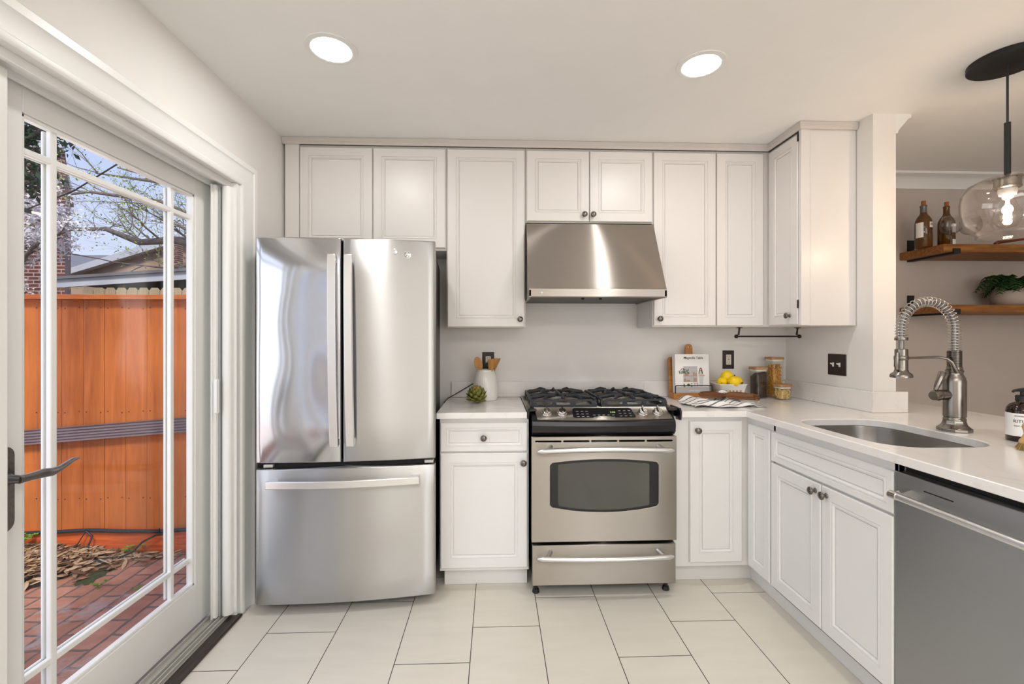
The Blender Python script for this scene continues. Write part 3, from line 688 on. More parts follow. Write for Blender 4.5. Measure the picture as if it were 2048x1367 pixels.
fs = [(a * 4 + k, a * 4 + (k + 1) % 4, a * 4 + 4 + (k + 1) % 4, a * 4 + 4 + k) for a in range(n) for k in range(4)] + [(0, 3, 2, 1), (n * 4, n * 4 + 1, n * 4 + 2, n * 4 + 3)]
mb = MB().add(vs, fs)
for x in (-0.359, 0.313): mb.box(x, x + 0.040, bulge(x) - 0.045, bulge(x) + 0.006, 0.627, 0.657)
mb.build('handle', M['hsteel'], fd, local=True, bevel=0.003)
parts('hinge_bracket', [MB().box(x, x + 0.045, bulge(x) + 0.012, 0.05, 0.708, 0.724) for x in (-0.395, 0.372)], M['alu'], fr, local=True, bevel=0.004)
MB().lathe([(0.0135, 0.001), (0.0135, -0.002), (0.010, -0.004)], (0.231, bulge(0.231), 1.762), 24, 'Y').build('sensor_button', M['hsteel'], dr, local=True)
bg_ = MB().lathe([(0.0185, 0.001), (0.0185, -0.002), (0.0165, -0.0028)], (0.290, bulge(0.290), 1.748), 32, 'Y').build('badge', M['hsteel'], dr, local=True)
def monogram(mb, cx, y, cz, s, rotm=None):
    """two looped strokes inside a ring, as on the appliance's round emblem"""
    ringp = [(cx + s * 0.86 * cos(a), y, cz + s * 0.86 * sin(a)) for a in [2 * pi * i / 28 for i in range(29)]]
    mb.tube(ringp, s * 0.05, 5)
    for k in range(4):
        a = k * pi / 2 + 0.4; mb.tube([(cx + s * q * cos(a + d), y, cz + s * q * sin(a + d)) for q, d in ((0.95, 0), (0.75, 0.25), (0.7, 0.6), (0.82, 0.8))], s * 0.045, 5)
    G = [(-0.05, 0.34), (-0.2, 0.45), (-0.42, 0.3), (-0.45, 0), (-0.35, -0.28), (-0.15, -0.2), (-0.1, 0.05), (-0.28, 0.08), (-0.1, -0.35), (-0.3, -0.5), (-0.45, -0.4)]
    E = [(0.45, 0.28), (0.3, 0.48), (0.12, 0.35), (0.2, 0.1), (0.36, 0.04), (0.14, 0.0), (0.06, -0.25), (0.2, -0.45), (0.42, -0.35), (0.5, -0.1)]
    for q in (G, E): mb.tube([(cx + s * a, y, cz + s * b_) for a, b_ in q], s * 0.055, 5)
    return mb
monogram(MB(), 0.290, bulge(0.290) - 0.003, 1.748, 0.0165).build('emblem', M['side'], bg_, local=True)

# ================================================================== RANGE HOOD
hd = thing('range_hood', 'brushed stainless steel range hood under the short wall cabinet', 'range hood', (0.565, 2.44, 1.56))
hp = [(YW, 2.022), (2.672, 2.022), (2.655, 2.018), (2.45, 1.615), (2.44, 1.608), (2.44, 1.564), (2.446, 1.560), (2.462, 1.560), (2.462, 1.60), (YW, 1.60)]
mb = MB().prism(hp, 0.182, 0.948, plane='YZ').box(0.182, 0.196, 2.44, YW, 1.560, 1.602).box(0.934, 0.948, 2.44, YW, 1.560, 1.602)
mb.build('canopy', M['hoodsteel'], hd, bevel=0.002)
MB().box(0.197, 0.933, 2.47, 2.94, 1.566, 1.574).build('filter_panel', M['side'], hd)
parts('switch_knob', [MB().lathe([(0.008, 0), (0.008, -0.012), (0.006, -0.014)], (x, 2.50, 1.566), 14) for x in (0.49, 0.59)], M['blackm'], hd)
bb = MB().lathe([(0.0085, 0.001), (0.0085, -0.0015), (0.0075, -0.002)], (0.252, 2.44, 1.586), 24, 'Y').build('badge', M['hsteel'], hd)
monogram(MB(), 0.252, 2.4375, 1.586, 0.008).build('emblem', M['ink'], bb)

# ================================================================== RANGE
rg = thing('range', 'stainless steel gas range with black cooktop and oven door', 'range', (0.565, 2.62, 0))
RX0, RX1 = 0.186, 0.944
MB().box(RX0 + 0.012, RX1 - 0.012, 2.36, 2.90, 0.055, 0.90).build('body', M['blackm'], rg)
parts('foot', [MB().lathe([(0.018, 0.0), (0.020, 0.004), (0.016, 0.02), (0.010, 0.024), (0.010, 0.055)], (x, y, 0), 14) for x in (0.212, 0.905) for y in (2.35, 2.82)], M['black'], rg)
# oven door: slab with a barrel-shaped window and five vent slots
def wtop(x): return 0.708 - 0.019 * ((x - 0.565) / 0.285) ** 2
def wbot(x): return 0.434 + 0.031 * ((x - 0.565) / 0.285) ** 2
def barrel(d, x0=0.281, x1=0.849, r=0.012):
    n = 16; x0 += d; x1 -= d
    top = [(x1 - r - (x1 - x0 - 2 * r) * i / n, wtop(x1 - r - (x1 - x0 - 2 * r) * i / n) - d) for i in range(n + 1)]
    bot = [(x0 + r + (x1 - x0 - 2 * r) * i / n, wbot(x0 + r + (x1 - x0 - 2 * r) * i / n) + d) for i in range(n + 1)]
    return [(x1, wtop(x1) - d - r)] + top + [(x0, wtop(x0) - d - r)] + [(x0, wbot(x0) + d + r)] + bot + [(x1, wbot(x1) + d + r)]
slots = [rrect(0.205 + i * 0.1455, 0.205 + i * 0.1455 + 0.135, 0.798, 0.8065, 0.004, 4) for i in range(5)]
od = MB().prism([(RX0, 0.283), (RX1, 0.283), (RX1, 0.826), (RX0, 0.826)], 2.30, 2.345, [barrel(0)] + slots, plane='XZ').build('oven_door', M['rsteel'], rg, bevel=0.002)
MB().box(RX0 + 0.008, RX1 - 0.008, 2.345, 2.359, 0.29, 0.82).build('door_liner', M['blackp'], od)
MB().prism(barrel(0.0008), 2.306, 2.312, plane='XZ').build('window_surround', M['black'], od)
def owin():
    t = NT('oven_window_glass'); t.set(Roughness=0.06, Specular_IOR_Level=0.8)
    sx_ = t.n('ShaderNodeTexNoise'); sx_.inputs['Scale'].default_value = 1.6; sx_.inputs['Detail'].default_value = 0; t.l(t.tc.outputs['Object'], sx_.inputs['Vector'])
    t.l(t.ramp(sx_.outputs['Fac'], [(0.2, lin('#35332e')), (0.8, lin('#4b4f3c'))]), t.b.inputs['Base Color']); return t.m
g_ = [p for p in barrel(0.012, 0.311, 0.813, 0.006)]
MB().prism(g_, 2.304, 2.307, plane='XZ').build('window_glass', owin(), od)
def bowhandle(z0, dip, name, par, yb):
    pts = []; rad = []
    n = 30
    for i in range(n + 1):
        s_ = i / n; x = 0.213 + 0.70 * s_; q = 1 - (2 * s_ - 1) ** 2
        pts.append((x, yb - 0.045 - 0.012 * q, z0 + dip * q)); e_ = min(s_, 1 - s_); rad.append(0.0135 * min(1, (e_ / 0.03 + 0.12) ** 0.5) if e_ < 0.03 else 0.0135)
    mb = MB().tube(pts, rad, 14)
    for x in (0.285, 0.845): mb.tube([(x, yb + 0.002, z0 + 0.014), (x - 0.01 * (1 if x < .5 else -1), yb - 0.02, z0 + 0.008), (x - 0.022 * (1 if x < .5 else -1), yb - 0.046, z0)], [0.012, 0.010, 0.012], 12)
    return mb.build(name, M['chrome'] if False else M['hsteel'], par, ang=60)
bowhandle(0.762, 0.010, 'handle', od, 2.30)
# storage drawer
sd = MB().box(RX0 + 0.004, RX1 - 0.004, 2.302, 2.345, 0.058, 0.266).build('storage_drawer', M['rsteel'], rg, bevel=0.003)
MB().box(RX0 + 0.01, RX1 - 0.01, 2.346, 2.36, 0.058, 0.29).build('drawer_liner', M['blackp'], sd)
bowhandle(0.219, -0.004, 'handle', sd, 2.302)
# bulging control panel
def pb(x): return -0.032 * (1 - ((x - 0.565) / 0.38) ** 2)
n = 18; vs = []
for i in range(n + 1):
    x = RX0 + 0.004 + (RX1 - RX0 - 0.008) * i / n; b_ = pb(x)
    vs += [(x, 2.318 + b_ * 0.2, 0.834), (x, 2.304 + b_ * 0.6, 0.850), (x, 2.300 + b_, 0.885), (x, 2.306 + b_, 0.905), (x, 2.322 + b_ * 0.85, 0.915), (x, 2.386, 0.965), (x, 2.42, 0.962), (x, 2.42, 0.834)]
k = 8; fs = [(a * k + j, a * k + (j + 1) % k, a * k + k + (j + 1) % k, a * k + k + j) for a in range(n) for j in range(k)] + [tuple(range(k)), tuple(n * k + j for j in range(k))[::-1]]
MB().add(vs, fs).build('control_housing', M['black'], rg, ang=25)
def slant(x, s_, h=0.0):
    """point on the sloping control face: s_ 0 at the front, 1 at the back, h above the face"""
    b_ = pb(x) * 0.85; y0, z0, y1, z1 = 2.316 + b_, 0.912, 2.382, 0.964
    d = Vector((0, y1 - y0, z1 - z0)); nrm = Vector((0, -(z1 - z0), y1 - y0)).normalized()
    p = Vector((x, y0, z0)) + d * s_ + nrm * h; return tuple(p)
mb = MB()
def fx_(u_, v_, h):
    xa = 0.212 - 0.012 * (1 - v_) * 0 + 0.010 * (1 - v_); xb = 0.922 - 0.010 * (1 - v_) * 0 + 0.012 * (1 - v_) ; xa = 0.205 + 0.012 * (1 - v_); xb = 0.918 + 0.014 * (1 - v_) - 0.004
    return slant(xa + (xb - xa) * u_, v_, h)
nu, nv = 25, 4
top = [fx_(i / (nu - 1), j / (nv - 1), 0.004) for j in range(nv) for i in range(nu)]; bot = [fx_(i / (nu - 1), j / (nv - 1), -0.004) for j in range(nv) for i in range(nu)]
N = len(top); fs = []
for j in range(nv - 1):
    for i in range(nu - 1):
        q = (j * nu + i, j * nu + i + 1, (j + 1) * nu + i + 1, (j + 1) * nu + i); fs += [q, tuple(N + a for a in q[::-1])]
per = [i for i in range(nu)] + [j * nu + nu - 1 for j in range(1, nv)] + [(nv - 1) * nu + i for i in range(nu - 2, -1, -1)] + [j * nu for j in range(nv - 2, 0, -1)]
fs += [(per[a], per[(a + 1) % len(per)], N + per[(a + 1) % len(per)], N + per[a]) for a in range(len(per))]
cpn = MB().add(top + bot, fs).build('control_panel', M['rsteel'], rg, ang=40)
dsp = MB(); R_ = [(0.405 + 0.012, 0.13), (0.728 - 0.002, 0.13), (0.732, 0.2), (0.722, 0.82), (0.712, 0.9), (0.418, 0.9), (0.408, 0.82), (0.402, 0.2)]
for h in (0.0042, 0.0058): dsp.add([slant(a, b_, h) for a, b_ in R_], [tuple(range(8))])
dsp.f += [(a, (a + 1) % 8, 8 + (a + 1) % 8, 8 + a) for a in range(8)]; dsp.m += [0] * 8
dp_ = dsp.build('display', M['black'], cpn)
def on_slant(mb_src, x, s_, h):
    a = Vector(slant(x, s_, h)); b_ = Vector(slant(x, s_ + 0.1, h)); up = (b_ - a).normalized(); rx = Vector((1, 0, 0)); nz = rx.cross(up)
    return MB().merge(mb_src, Matrix(((rx.x, up.x, nz.x, a.x), (rx.y, up.y, nz.y, a.y), (rx.z, up.z, nz.z, a.z), (0, 0, 0, 1))))
on_slant(text_mb('3:08', 0.016), 0.616, 0.50, 0.0064).build('digits', M['led'], dp_, ang=0)
for (x, s_) in [(0.43 + 0.025 * i, 0.62 - 0.2 * j) for i in range(3) for j in range(3)] + [(0.655 + 0.026 * i, 0.66 - 0.2 * j) for i in range(3) for j in range(3)] + [(0.515 + 0.025 * i, 0.34 - 0.16 * j) for i in range(5) for j in range(2)]:
    on_slant(MB().box(-0.006, 0.006, -0.0014, 0.0014, 0, 0.0004), x, s_, 0.006).build('key', M['pgrey'], dp_, ang=0)
for x in (0.268, 0.349, 0.777, 0.858):
    src = MB().lathe([(0.026, 0), (0.026, 0.004), (0.023, 0.006), (0.0215, 0.018), (0.019, 0.021)], (0, 0, 0), 28)
    src.prism([(-0.0045, -0.021), (0.0045, -0.021), (0.0035, 0.024), (-0.0035, 0.024)], 0.018, 0.031)
    on_slant(src, x, 0.50, 0.004).build('burner_knob', M['chrome'], cpn, ang=40, bevel=0.001)
# cooktop
ct = MB().box(0.166, 0.978, 2.40, 2.925, 0.951, 0.960).box(0.19, 0.94, 2.402, 2.92, 0.90, 0.951)
ct = ct.build('cooktop', M['rsteel'], rg, bevel=0.003)
MB().prism([(2.318, 0.905), (2.312, 0.95), (2.325, 0.968), (2.45, 0.968), (2.45, 0.951), (2.40, 0.951), (2.40, 0.90)], 0.9675, 0.9785, plane='YZ').box(0.915, 0.968, 2.34, 2.40, 0.951, 0.964).build('end_cap', M['black'], ct, bevel=0.003)
MB().prism([(2.318, 0.915), (2.312, 0.95), (2.325, 0.966), (2.45, 0.966), (2.45, 0.951), (2.40, 0.951), (2.40, 0.91)], 0.1655, 0.1755, plane='YZ').box(0.175, 0.215, 2.34, 2.40, 0.951, 0.962).build('end_cap', M['black'], ct, bevel=0.003)
for bx, by, s_ in ((0.37, 2.53, 1.1), (0.37, 2.79, 0.9), (0.76, 2.53, 1.0), (0.76, 2.79, 1.1)):
    bu = MB().lathe([(0.05 * s_, 0.9605), (0.05 * s_, 0.966), (0.040 * s_, 0.970), (0.040 * s_, 0.978)], (bx, by, 0), 24).build('burner', M['alu'], ct)
    MB().lathe([(0.042 * s_, 0.978), (0.045 * s_, 0.981), (0.044 * s_, 0.986), (0.036 * s_, 0.989), (0.01, 0.990)], (bx, by, 0), 24).build('burner_cap', M['iron'], bu)
def grate(x0, x1):
    m = MB(); y0, y1 = 2.412, 2.905; zt, zb = 1.004, 0.9615; cx = (x0 + x1) / 2; cyy = (y0 + y1) / 2; th = 0.012
    def plate(a0, a1, d0, plane, n):
        """cast side with rounded openings, its upper corners sloped in"""
        out_ = [(a0 + 0.012, zb), (a1 - 0.012, zb), (a1 - 0.004, zb + 0.008), (a1 - 0.016, zt - 0.012), (a1 - 0.034, zt), (a0 + 0.034, zt), (a0 + 0.016, zt - 0.012), (a0 + 0.004, zb + 0.008)]
        w = (a1 - a0 - 0.06) / n; hs = []
        for k in range(n): hs.append(rrect(a0 + 0.03 + w * k + (0.010 if k else 0.004), a0 + 0.03 + w * (k + 1) - (0.010 if k < n - 1 else 0.004), zb + 0.0125, zt - 0.0105, 0.010, 5))
        m.prism(out_, d0, d0 + th, hs, plane=plane)
    plate(x0, x1, y0, 'XZ', 3); plate(x0, x1, y1 - th, 'XZ', 3)
    plate(y0, y1, x0 + 0.004, 'YZ', 4); plate(y0, y1, x1 - th - 0.004, 'YZ', 4)
    m.tube([(x0 + 0.012, cyy, zt - 0.004), (x1 - 0.012, cyy, zt - 0.004)], 0.0085, 8)
    def finger(a, b_, c):
        m.tube([a, b_, c], [0.0095, 0.0095, 0.0055], 8, flat=1.25)
    for by in (2.53, 2.79):
        for sx_ in (-1, 1):
            finger((cx + sx_ * (x1 - x0) * 0.46, by, zt - 0.004), (cx + sx_ * 0.10, by, zt + 0.008), (cx + sx_ * 0.032, by, zt + 0.004))
        ye = y0 + 0.012 if by < cyy else y1 - 0.012
        finger((cx, ye, zt - 0.004), (cx, by + (ye - by) * 0.62, zt + 0.008), (cx, by + (ye - by) * 0.30, zt + 0.004))
        finger((cx, cyy, zt - 0.004), (cx, by + (cyy - by) * 0.62, zt + 0.008), (cx, by + (cyy - by) * 0.30, zt + 0.004))
        for sx_ in (-1, 1):
            finger((cx + sx_ * 0.105, ye, zt - 0.004), (cx + sx_ * 0.085, by + (ye - by) * 0.6, zt + 0.010), (cx + sx_ * 0.055, by + (ye - by) * 0.40, zt + 0.008))
            finger((cx + sx_ * 0.105, cyy, zt - 0.004), (cx + sx_ * 0.085, by + (cyy - by) * 0.6, zt + 0.010), (cx + sx_ * 0.055, by + (cyy - by) * 0.40, zt + 0.008))
    return m.build('grate', M['iron'], ct, ang=45, bevel=0.0015)
grate(0.185, 0.556); grate(0.572, 0.945)

# ================================================================== SMALL THINGS
def wall_plate(name, label, cat, c, w, h, axis, mats):
    """c: centre on the wall's surface"""
    t = thing(name, label, cat, c)
    if axis == 'Y': MB().box(c[0] - w/2, c[0] + w/2, c[1] - 0.006, c[1], c[2] - h/2, c[2] + h/2).build('plate', mats, t, bevel=0.003)
    else: MB().box(c[0] - 0.006, c[0], c[1] - w/2, c[1] + w/2, c[2] - h/2, c[2] + h/2).build('plate', mats, t, bevel=0.003)
    return t
def receptacle(t, c, s=1.0):
    y = c[1] - 0.006
    r = MB().prism(rrect(c[0] - 0.017*s, c[0] + 0.017*s, c[2] - 0.034*s, c[2] + 0.034*s, 0.003), y - 0.003, y + 0.001, plane='XZ').build('receptacle', M['almond'], t, bevel=0.001)
    for dz in (0.02, -0.02):
        for dx in (-0.006, 0.006): MB().box(c[0] + dx - 0.0012, c[0] + dx + 0.0012, y - 0.0036, y - 0.0025, c[2] + dz - 0.001, c[2] + dz + 0.007).build('slot', M['ink'], r, ang=0)
        MB().lathe([(0.0024, -0.0036), (0.0024, -0.0025)], (c[0], y, c[2] + dz - 0.008), 10, 'Y').build('ground_hole', M['ink'], r, ang=0)
    for dz in (-0.003, 0.0015): MB().box(c[0] - 0.006, c[0] + 0.006, y - 0.0038, y - 0.0025, c[2] + dz, c[2] + dz + 0.0025).build('button', M['ink'], r, ang=0)
    parts('screw', [MB().lathe([(0.003, -0.001), (0.003, 0.001)], (c[0], y, c[2] + dz), 10, 'Y') for dz in (0.048, -0.048)], M['blackm'], t)
c = (1.566, YB, 1.193); t = wall_plate('wall_outlet', 'dark brown wall outlet with almond receptacle above the lemon bowl', 'outlet', c, 0.078, 0.124, 'Y', M['plate']); receptacle(t, c)
c = (-0.048, YB, 1.184); t = wall_plate('wall_outlet', 'dark brown wall outlet half hidden behind the utensil crock', 'outlet', c, 0.078, 0.122, 'Y', M['plate']); receptacle(t, c)
c = (XR, 2.503, 1.184); t = wall_plate('light_switch', 'square dark brown switch plate with two white toggles on right wall', 'light switch', c, 0.136, 0.122, 'X', M['plate'])
for dy in (0.024, -0.024):
    MB().box(XR - 0.008, XR - 0.0055, c[1] + dy - 0.006, c[1] + dy + 0.006, c[2] - 0.012, c[2] + 0.012).prism([(XR - 0.006, c[2] - 0.005), (XR - 0.022, c[2] + 0.004), (XR - 0.022, c[2] + 0.010), (XR - 0.006, c[2] + 0.006)], c[1] + dy - 0.005, c[1] + dy + 0.005, plane='XZ').build('toggle', M['whitep'], t, bevel=0.001)
# appliance cord behind the crock
pc = thing('power_cord', 'thin black power cord running from the outlet down behind the refrigerator', 'cord', (-0.2, 2.93, 0.95))
MB().tube([(-0.052, 2.94, 1.165), (-0.07, 2.925, 1.12), (-0.11, 2.928, 1.06), (-0.157, 2.929, 1.034), (-0.21, 2.925, 1.003), (-0.265, 2.90, 0.972), (-0.300, 2.87, 0.956), (-0.325, 2.86, 0.93), (-0.333, 2.86, 0.80), (-0.335, 2.87, 0.5)], 0.003, 8).build('cable', M['cable'], pc, ang=80)
MB().box(-0.064, -0.038, 2.925, 2.9505, 1.148, 1.178).build('plug', M['cable'], pc, bevel=0.004)

# --- crock with utensils and artichoke
cx, cy_ = -0.063, 2.815
cr = thing('utensil_crock', 'ribbed white ceramic crock holding wooden utensils', 'crock', (cx, cy_, ZW))
pf = [(0.070, 0.0005), (0.0765, 0.006), (0.078, 0.05), (0.077, 0.10), (0.073, 0.13), (0.065, 0.158), (0.056, 0.178), (0.053, 0.184), (0.055, 0.188), (0.053, 0.190), (0.050, 0.188), (0.050, 0.18), (0.066, 0.13), (0.071, 0.06), (0.068, 0.008)]
seg = 96; vs = []
for i, (r, h) in enumerate(pf):
    for k in range(seg):
        a = 2 * pi * k / seg; q = r + (0.0009 if (k % 3 == 0 and 1 < i < 6) else 0); vs.append((cx + q * cos(a), cy_ + q * sin(a), ZW + h))
fs = [(i * seg + k, i * seg + (k + 1) % seg, (i + 1) * seg + (k + 1) % seg, (i + 1) * seg + k) for i in range(len(pf) - 1) for k in range(seg)] + [tuple(range(seg)), tuple((len(pf) - 1) * seg + k for k in range(seg))]
MB().add(vs, fs).build('pot', M['ceramic'], cr, ang=70)
def blade(outline, thick, place, bend=0.0):
    """flat wooden head from an outline (x, z), cupped slightly"""
    m = MB().prism(outline, -thick / 2, thick / 2, plane='XZ'); return MB().merge(m, place)
def utensil(name, label, outline, base, lean_x, lean_y, rz, hl=0.17):
    T = Matrix.Translation(base) @ Matrix.Rotation(lean_x, 4, 'Y') @ Matrix.Rotation(lean_y, 4, 'X') @ Matrix.Rotation(rz, 4, 'Z')
    m = blade(outline, 0.006, T @ Matrix.Translation((0, 0, hl)))
    m.merge(MB().tube([(0, 0, 0.0), (0, 0, hl + 0.012)], 0.005, 10), T)
    return tag(m.build(name, M['bamboo'], None, bevel=0.0015, ang=50), label, 'utensil', 'utensils in the white crock')
sp_o = [(0.028 * sin(a) * (0.8 + 0.2 * (1 - cos(a)) / 2), 0.047 - 0.047 * cos(a)) for a in [2 * pi * i / 26 for i in range(26)]]
utensil('wooden_spoon', 'wooden spoon with a rounded head leaning left in the crock', sp_o, (cx + 0.018, cy_, ZW + 0.012), R(-16), R(4), 0.15, 0.175)
spa = [(-0.012, 0), (0.012, 0), (0.029, 0.082), (0.024, 0.090), (-0.026, 0.068), (-0.028, 0.058)]
utensil('wooden_spatula', 'slanted wooden spatula with a small hole leaning right in the crock', spa, (cx - 0.005, cy_ - 0.015, ZW + 0.012), R(12), R(6), -0.2, 0.175)
utensil('wooden_spatula', 'edge-on wooden spatula furthest right in the crock', [(-0.01, 0), (0.01, 0), (0.026, 0.09), (-0.026, 0.084)], (cx - 0.010, cy_ + 0.012, ZW + 0.012), R(21), R(2), 1.25, 0.178)
def artichoke(loc, s):
    t = thing('artichoke', 'green globe artichoke on the counter in front of the white crock', 'artichoke', loc)
    MB().sphere((loc[0], loc[1], loc[2] + 0.049 * s), (0.033 * s, 0.033 * s, 0.040 * s), 16, 10).build('heart', M['artin'], t, ang=80)
    m = MB(); m2 = MB(); n = 64
    for i in range(n):
        q = i / n; a = i * 2.39996; ph = -1.15 + 2.45 * q                     # latitude, base to crown
        r = 0.046 * s * (1 - 0.25 * q); c0 = Vector((loc[0], loc[1], loc[2] + 0.047 * s))
        nrm = Vector((cos(ph) * cos(a), cos(ph) * sin(a), sin(ph))); up = Vector((-sin(ph) * cos(a), -sin(ph) * sin(a), cos(ph))); sd = nrm.cross(up)
        base = c0 + Vector((nrm.x * r, nrm.y * r, nrm.z * r * 1.02)) * 0.86
        w = 0.017 * s * (1.1 - 0.4 * q); l = 0.036 * s; tip = 0.006 * s * (1.3 - q)
        pts = [(-w * .8, 0, 0), (w * .8, 0, 0), (w, l * .45, tip * .5), (w * .55, l * .85, tip), (0, l, tip * 1.5), (-w * .55, l * .85, tip), (-w, l * .45, tip * .5), (0, l * .45, tip * .9 + 0.005 * s)]
        vv = [base + sd * x + up * y + nrm * z for x, y, z in pts]
        (m2 if q > 0.62 else m).add(vv, [(0, 1, 7), (1, 2, 7), (2, 3, 7), (3, 4, 7), (4, 5, 7), (5, 6, 7), (6, 0, 7)])
    zmin = min(v.z for v in m.v)
    for v in m.v + m2.v: v.z = max(v.z, loc[2] + 0.0005)
    for mm, nm, mt in ((m, 'outer_bracts', M['arti']), (m2, 'inner_bracts', M['artin'])):
        o = mm.build(nm, mt, t, fix=False, ang=50); sd_ = o.modifiers.new('thick', 'SOLIDIFY'); sd_.thickness = 0.0016; sd_.offset = 0
artichoke((-0.113, 2.672, ZW), 1.08)

# --- recipe stand and cookbook
st = thing('recipe_stand', 'wooden recipe stand with a rounded handle and black wire bar', 'book stand', (1.258, 2.84, ZW))
def lean(m, a=R(-5), piv=(0, 2.868, 0.985)):
    T = Matrix.Translation(piv) @ Matrix.Rotation(a, 4, 'X') @ Matrix.Translation([-q for q in piv]); return MB().merge(m, T)
bo = rrect(1.128, 1.388, 0.985, 1.215, 0.012, 4)
hb = [(1.258, 1.20), (1.305, 1.20), (1.283, 1.222)] ; 
outl = [(1.128, 0.985), (1.388, 0.985), (1.388, 1.205), (1.378, 1.215), (1.292, 1.222)] + arc((1.268, 1.278), 0.023, 0, pi, 14) + [(1.244, 1.222), (1.138, 1.215), (1.128, 1.205)]
hole_ = arc((1.268, 1.280), 0.0065, 0, 2 * pi * 11 / 12, 12)
lean(MB().prism(outl, 2.866, 2.880, [hole_], plane='XZ')).build('back_board', M['oak'], st, bevel=0.002)
MB().box(1.128, 1.388, 2.79, 2.884, ZW + 0.0008, 0.986).build('ledge', M['oak'], st, bevel=0.003)
MB().tube([(1.14, 2.797, 0.984), (1.14, 2.797, 1.028), (1.143, 2.797, 1.034), (1.15, 2.797, 1.036), (1.366, 2.797, 1.036), (1.373, 2.797, 1.034), (1.376, 2.797, 1.028), (1.376, 2.797, 0.984)], 0.0032, 8).build('wire_bar', M['blackm'], st, ang=60)
bk = thing('cookbook', 'white cookbook with a kitchen photo on its cover standing on the recipe stand', 'book', (1.258, 2.84, 0.9868))
bx0, bx1, bz0, bz1 = 1.142, 1.364, 0.9872, 1.235; yf = 2.8045
LN = lambda m: lean(m, R(-3), (0, yf, bz0))
LN(MB().box(bx0 + 0.003, bx1 - 0.004, yf + 0.003, 2.845, bz0 + 0.003, bz1 - 0.003)).build('page_block', M['paper'], bk)
LN(MB().box(bx0, bx1, yf, yf + 0.003, bz0, bz1).box(bx0, bx1, 2.845, 2.848, bz0, bz1).box(bx0, bx0 + 0.003, yf, 2.848, bz0, bz1)).build('cover', M['ceramic'], bk, bevel=0.0008)
def pr(name, mat, m, d=0.0004):                                    # a flat print on the cover
    return LN(MB().merge(m, Matrix.Translation((0, yf - d, 0)))).build(name, mat, bk, ang=0)
def P2(poly, a=0.0, b_=0.0003): return MB().prism(poly, -b_, a, plane='XZ')
LN(MB().merge(text_mb('Magnolia Table', 0.021, bold=0.0002), Matrix.Translation((1.264, yf - 0.0005, 1.205)) @ FACE_Y)).build('title_lettering', M['ink'], bk, ang=0)
LN(MB().merge(text_mb('JOANNA GAINES', 0.0095), Matrix.Translation((1.264, yf - 0.0012, 0.998)) @ FACE_Y)).build('author_lettering', M['paper'], bk, ang=0)
pr('printed_band', M['pgrey'], P2([(bx0 + 0.002, bz0 + 0.001), (bx1 - 0.001, bz0 + 0.001), (bx1 - 0.001, 1.026), (bx0 + 0.002, 1.026)]))
sh = MB()
for z in (1.058, 1.094): sh.merge(P2([(1.196, z), (1.286, z), (1.286, z + 0.004), (1.196, z + 0.004)]))
for x, z, w, h in ((1.2, 1.062, .014, .016), (1.218, 1.062, .02, .009), (1.262, 1.062, .02, .022), (1.205, 1.098, .025, .014), (1.26, 1.098, .010, .022), (1.274, 1.098, .008, .017)): sh.merge(P2([(x, z), (x + w, z), (x + w, z + h), (x, z + h)]))
pr('printed_shelves', M['ptan'], sh)
pr('printed_window', M['pgrey'], P2([(1.196, 1.058), (1.288, 1.058), (1.288, 1.158), (1.196, 1.158)], 0.0, 0.0001), 0.0002)
pl = MB(); random.seed(3)
for i in range(46):
    a = random.uniform(0, pi); r = random.uniform(0.004, 0.034); x, z = 1.203 + r * cos(a), 1.112 + r * sin(a); q = random.uniform(0, pi)
    if i > 30: x, z = 1.20 + random.uniform(0, 0.06), 1.028 + random.uniform(0, 0.022)
    pl.merge(P2([(x + 0.009 * cos(q), z + 0.009 * sin(q)), (x - 0.003 * sin(q), z + 0.003 * cos(q)), (x - 0.009 * cos(q), z - 0.009 * sin(q)), (x + 0.003 * sin(q), z - 0.003 * cos(q))]))
pr('printed_foliage', M['pgreen'], pl, 0.0005)
fg = P2([(1.302, 1.028), (1.307, 1.028), (1.309, 1.06), (1.312, 1.028), (1.318, 1.028), (1.324, 1.06), (1.326, 1.09), (1.333, 1.094), (1.333, 1.10), (1.318, 1.112), (1.320, 1.128), (1.306, 1.133), (1.296, 1.126), (1.294, 1.10), (1.299, 1.08)])
pr('printed_dress', M['dresst'], fg, 0.0006)
pr('printed_hair', M['hair'], P2([(1.296, 1.112), (1.300, 1.108), (1.303, 1.13), (1.313, 1.13), (1.317, 1.108), (1.323, 1.112), (1.319, 1.137), (1.314, 1.149), (1.306, 1.149), (1.300, 1.138)]), 0.0007)
pr('printed_face', M['skin'], P2(arc((1.3095, 1.138), 0.0055, 0, 2 * pi * 15 / 16, 16)), 0.0009)
pr('printed_arm', M['skin'], P2([(1.300, 1.098), (1.335, 1.096), (1.336, 1.102), (1.302, 1.106)]), 0.0009)
pr('printed_stool', M['pgrey'], P2([(1.268, 1.028), (1.271, 1.028), (1.274, 1.05), (1.280, 1.05), (1.284, 1.028), (1.288, 1.028), (1.292, 1.054), (1.264, 1.054)]), 0.0005)

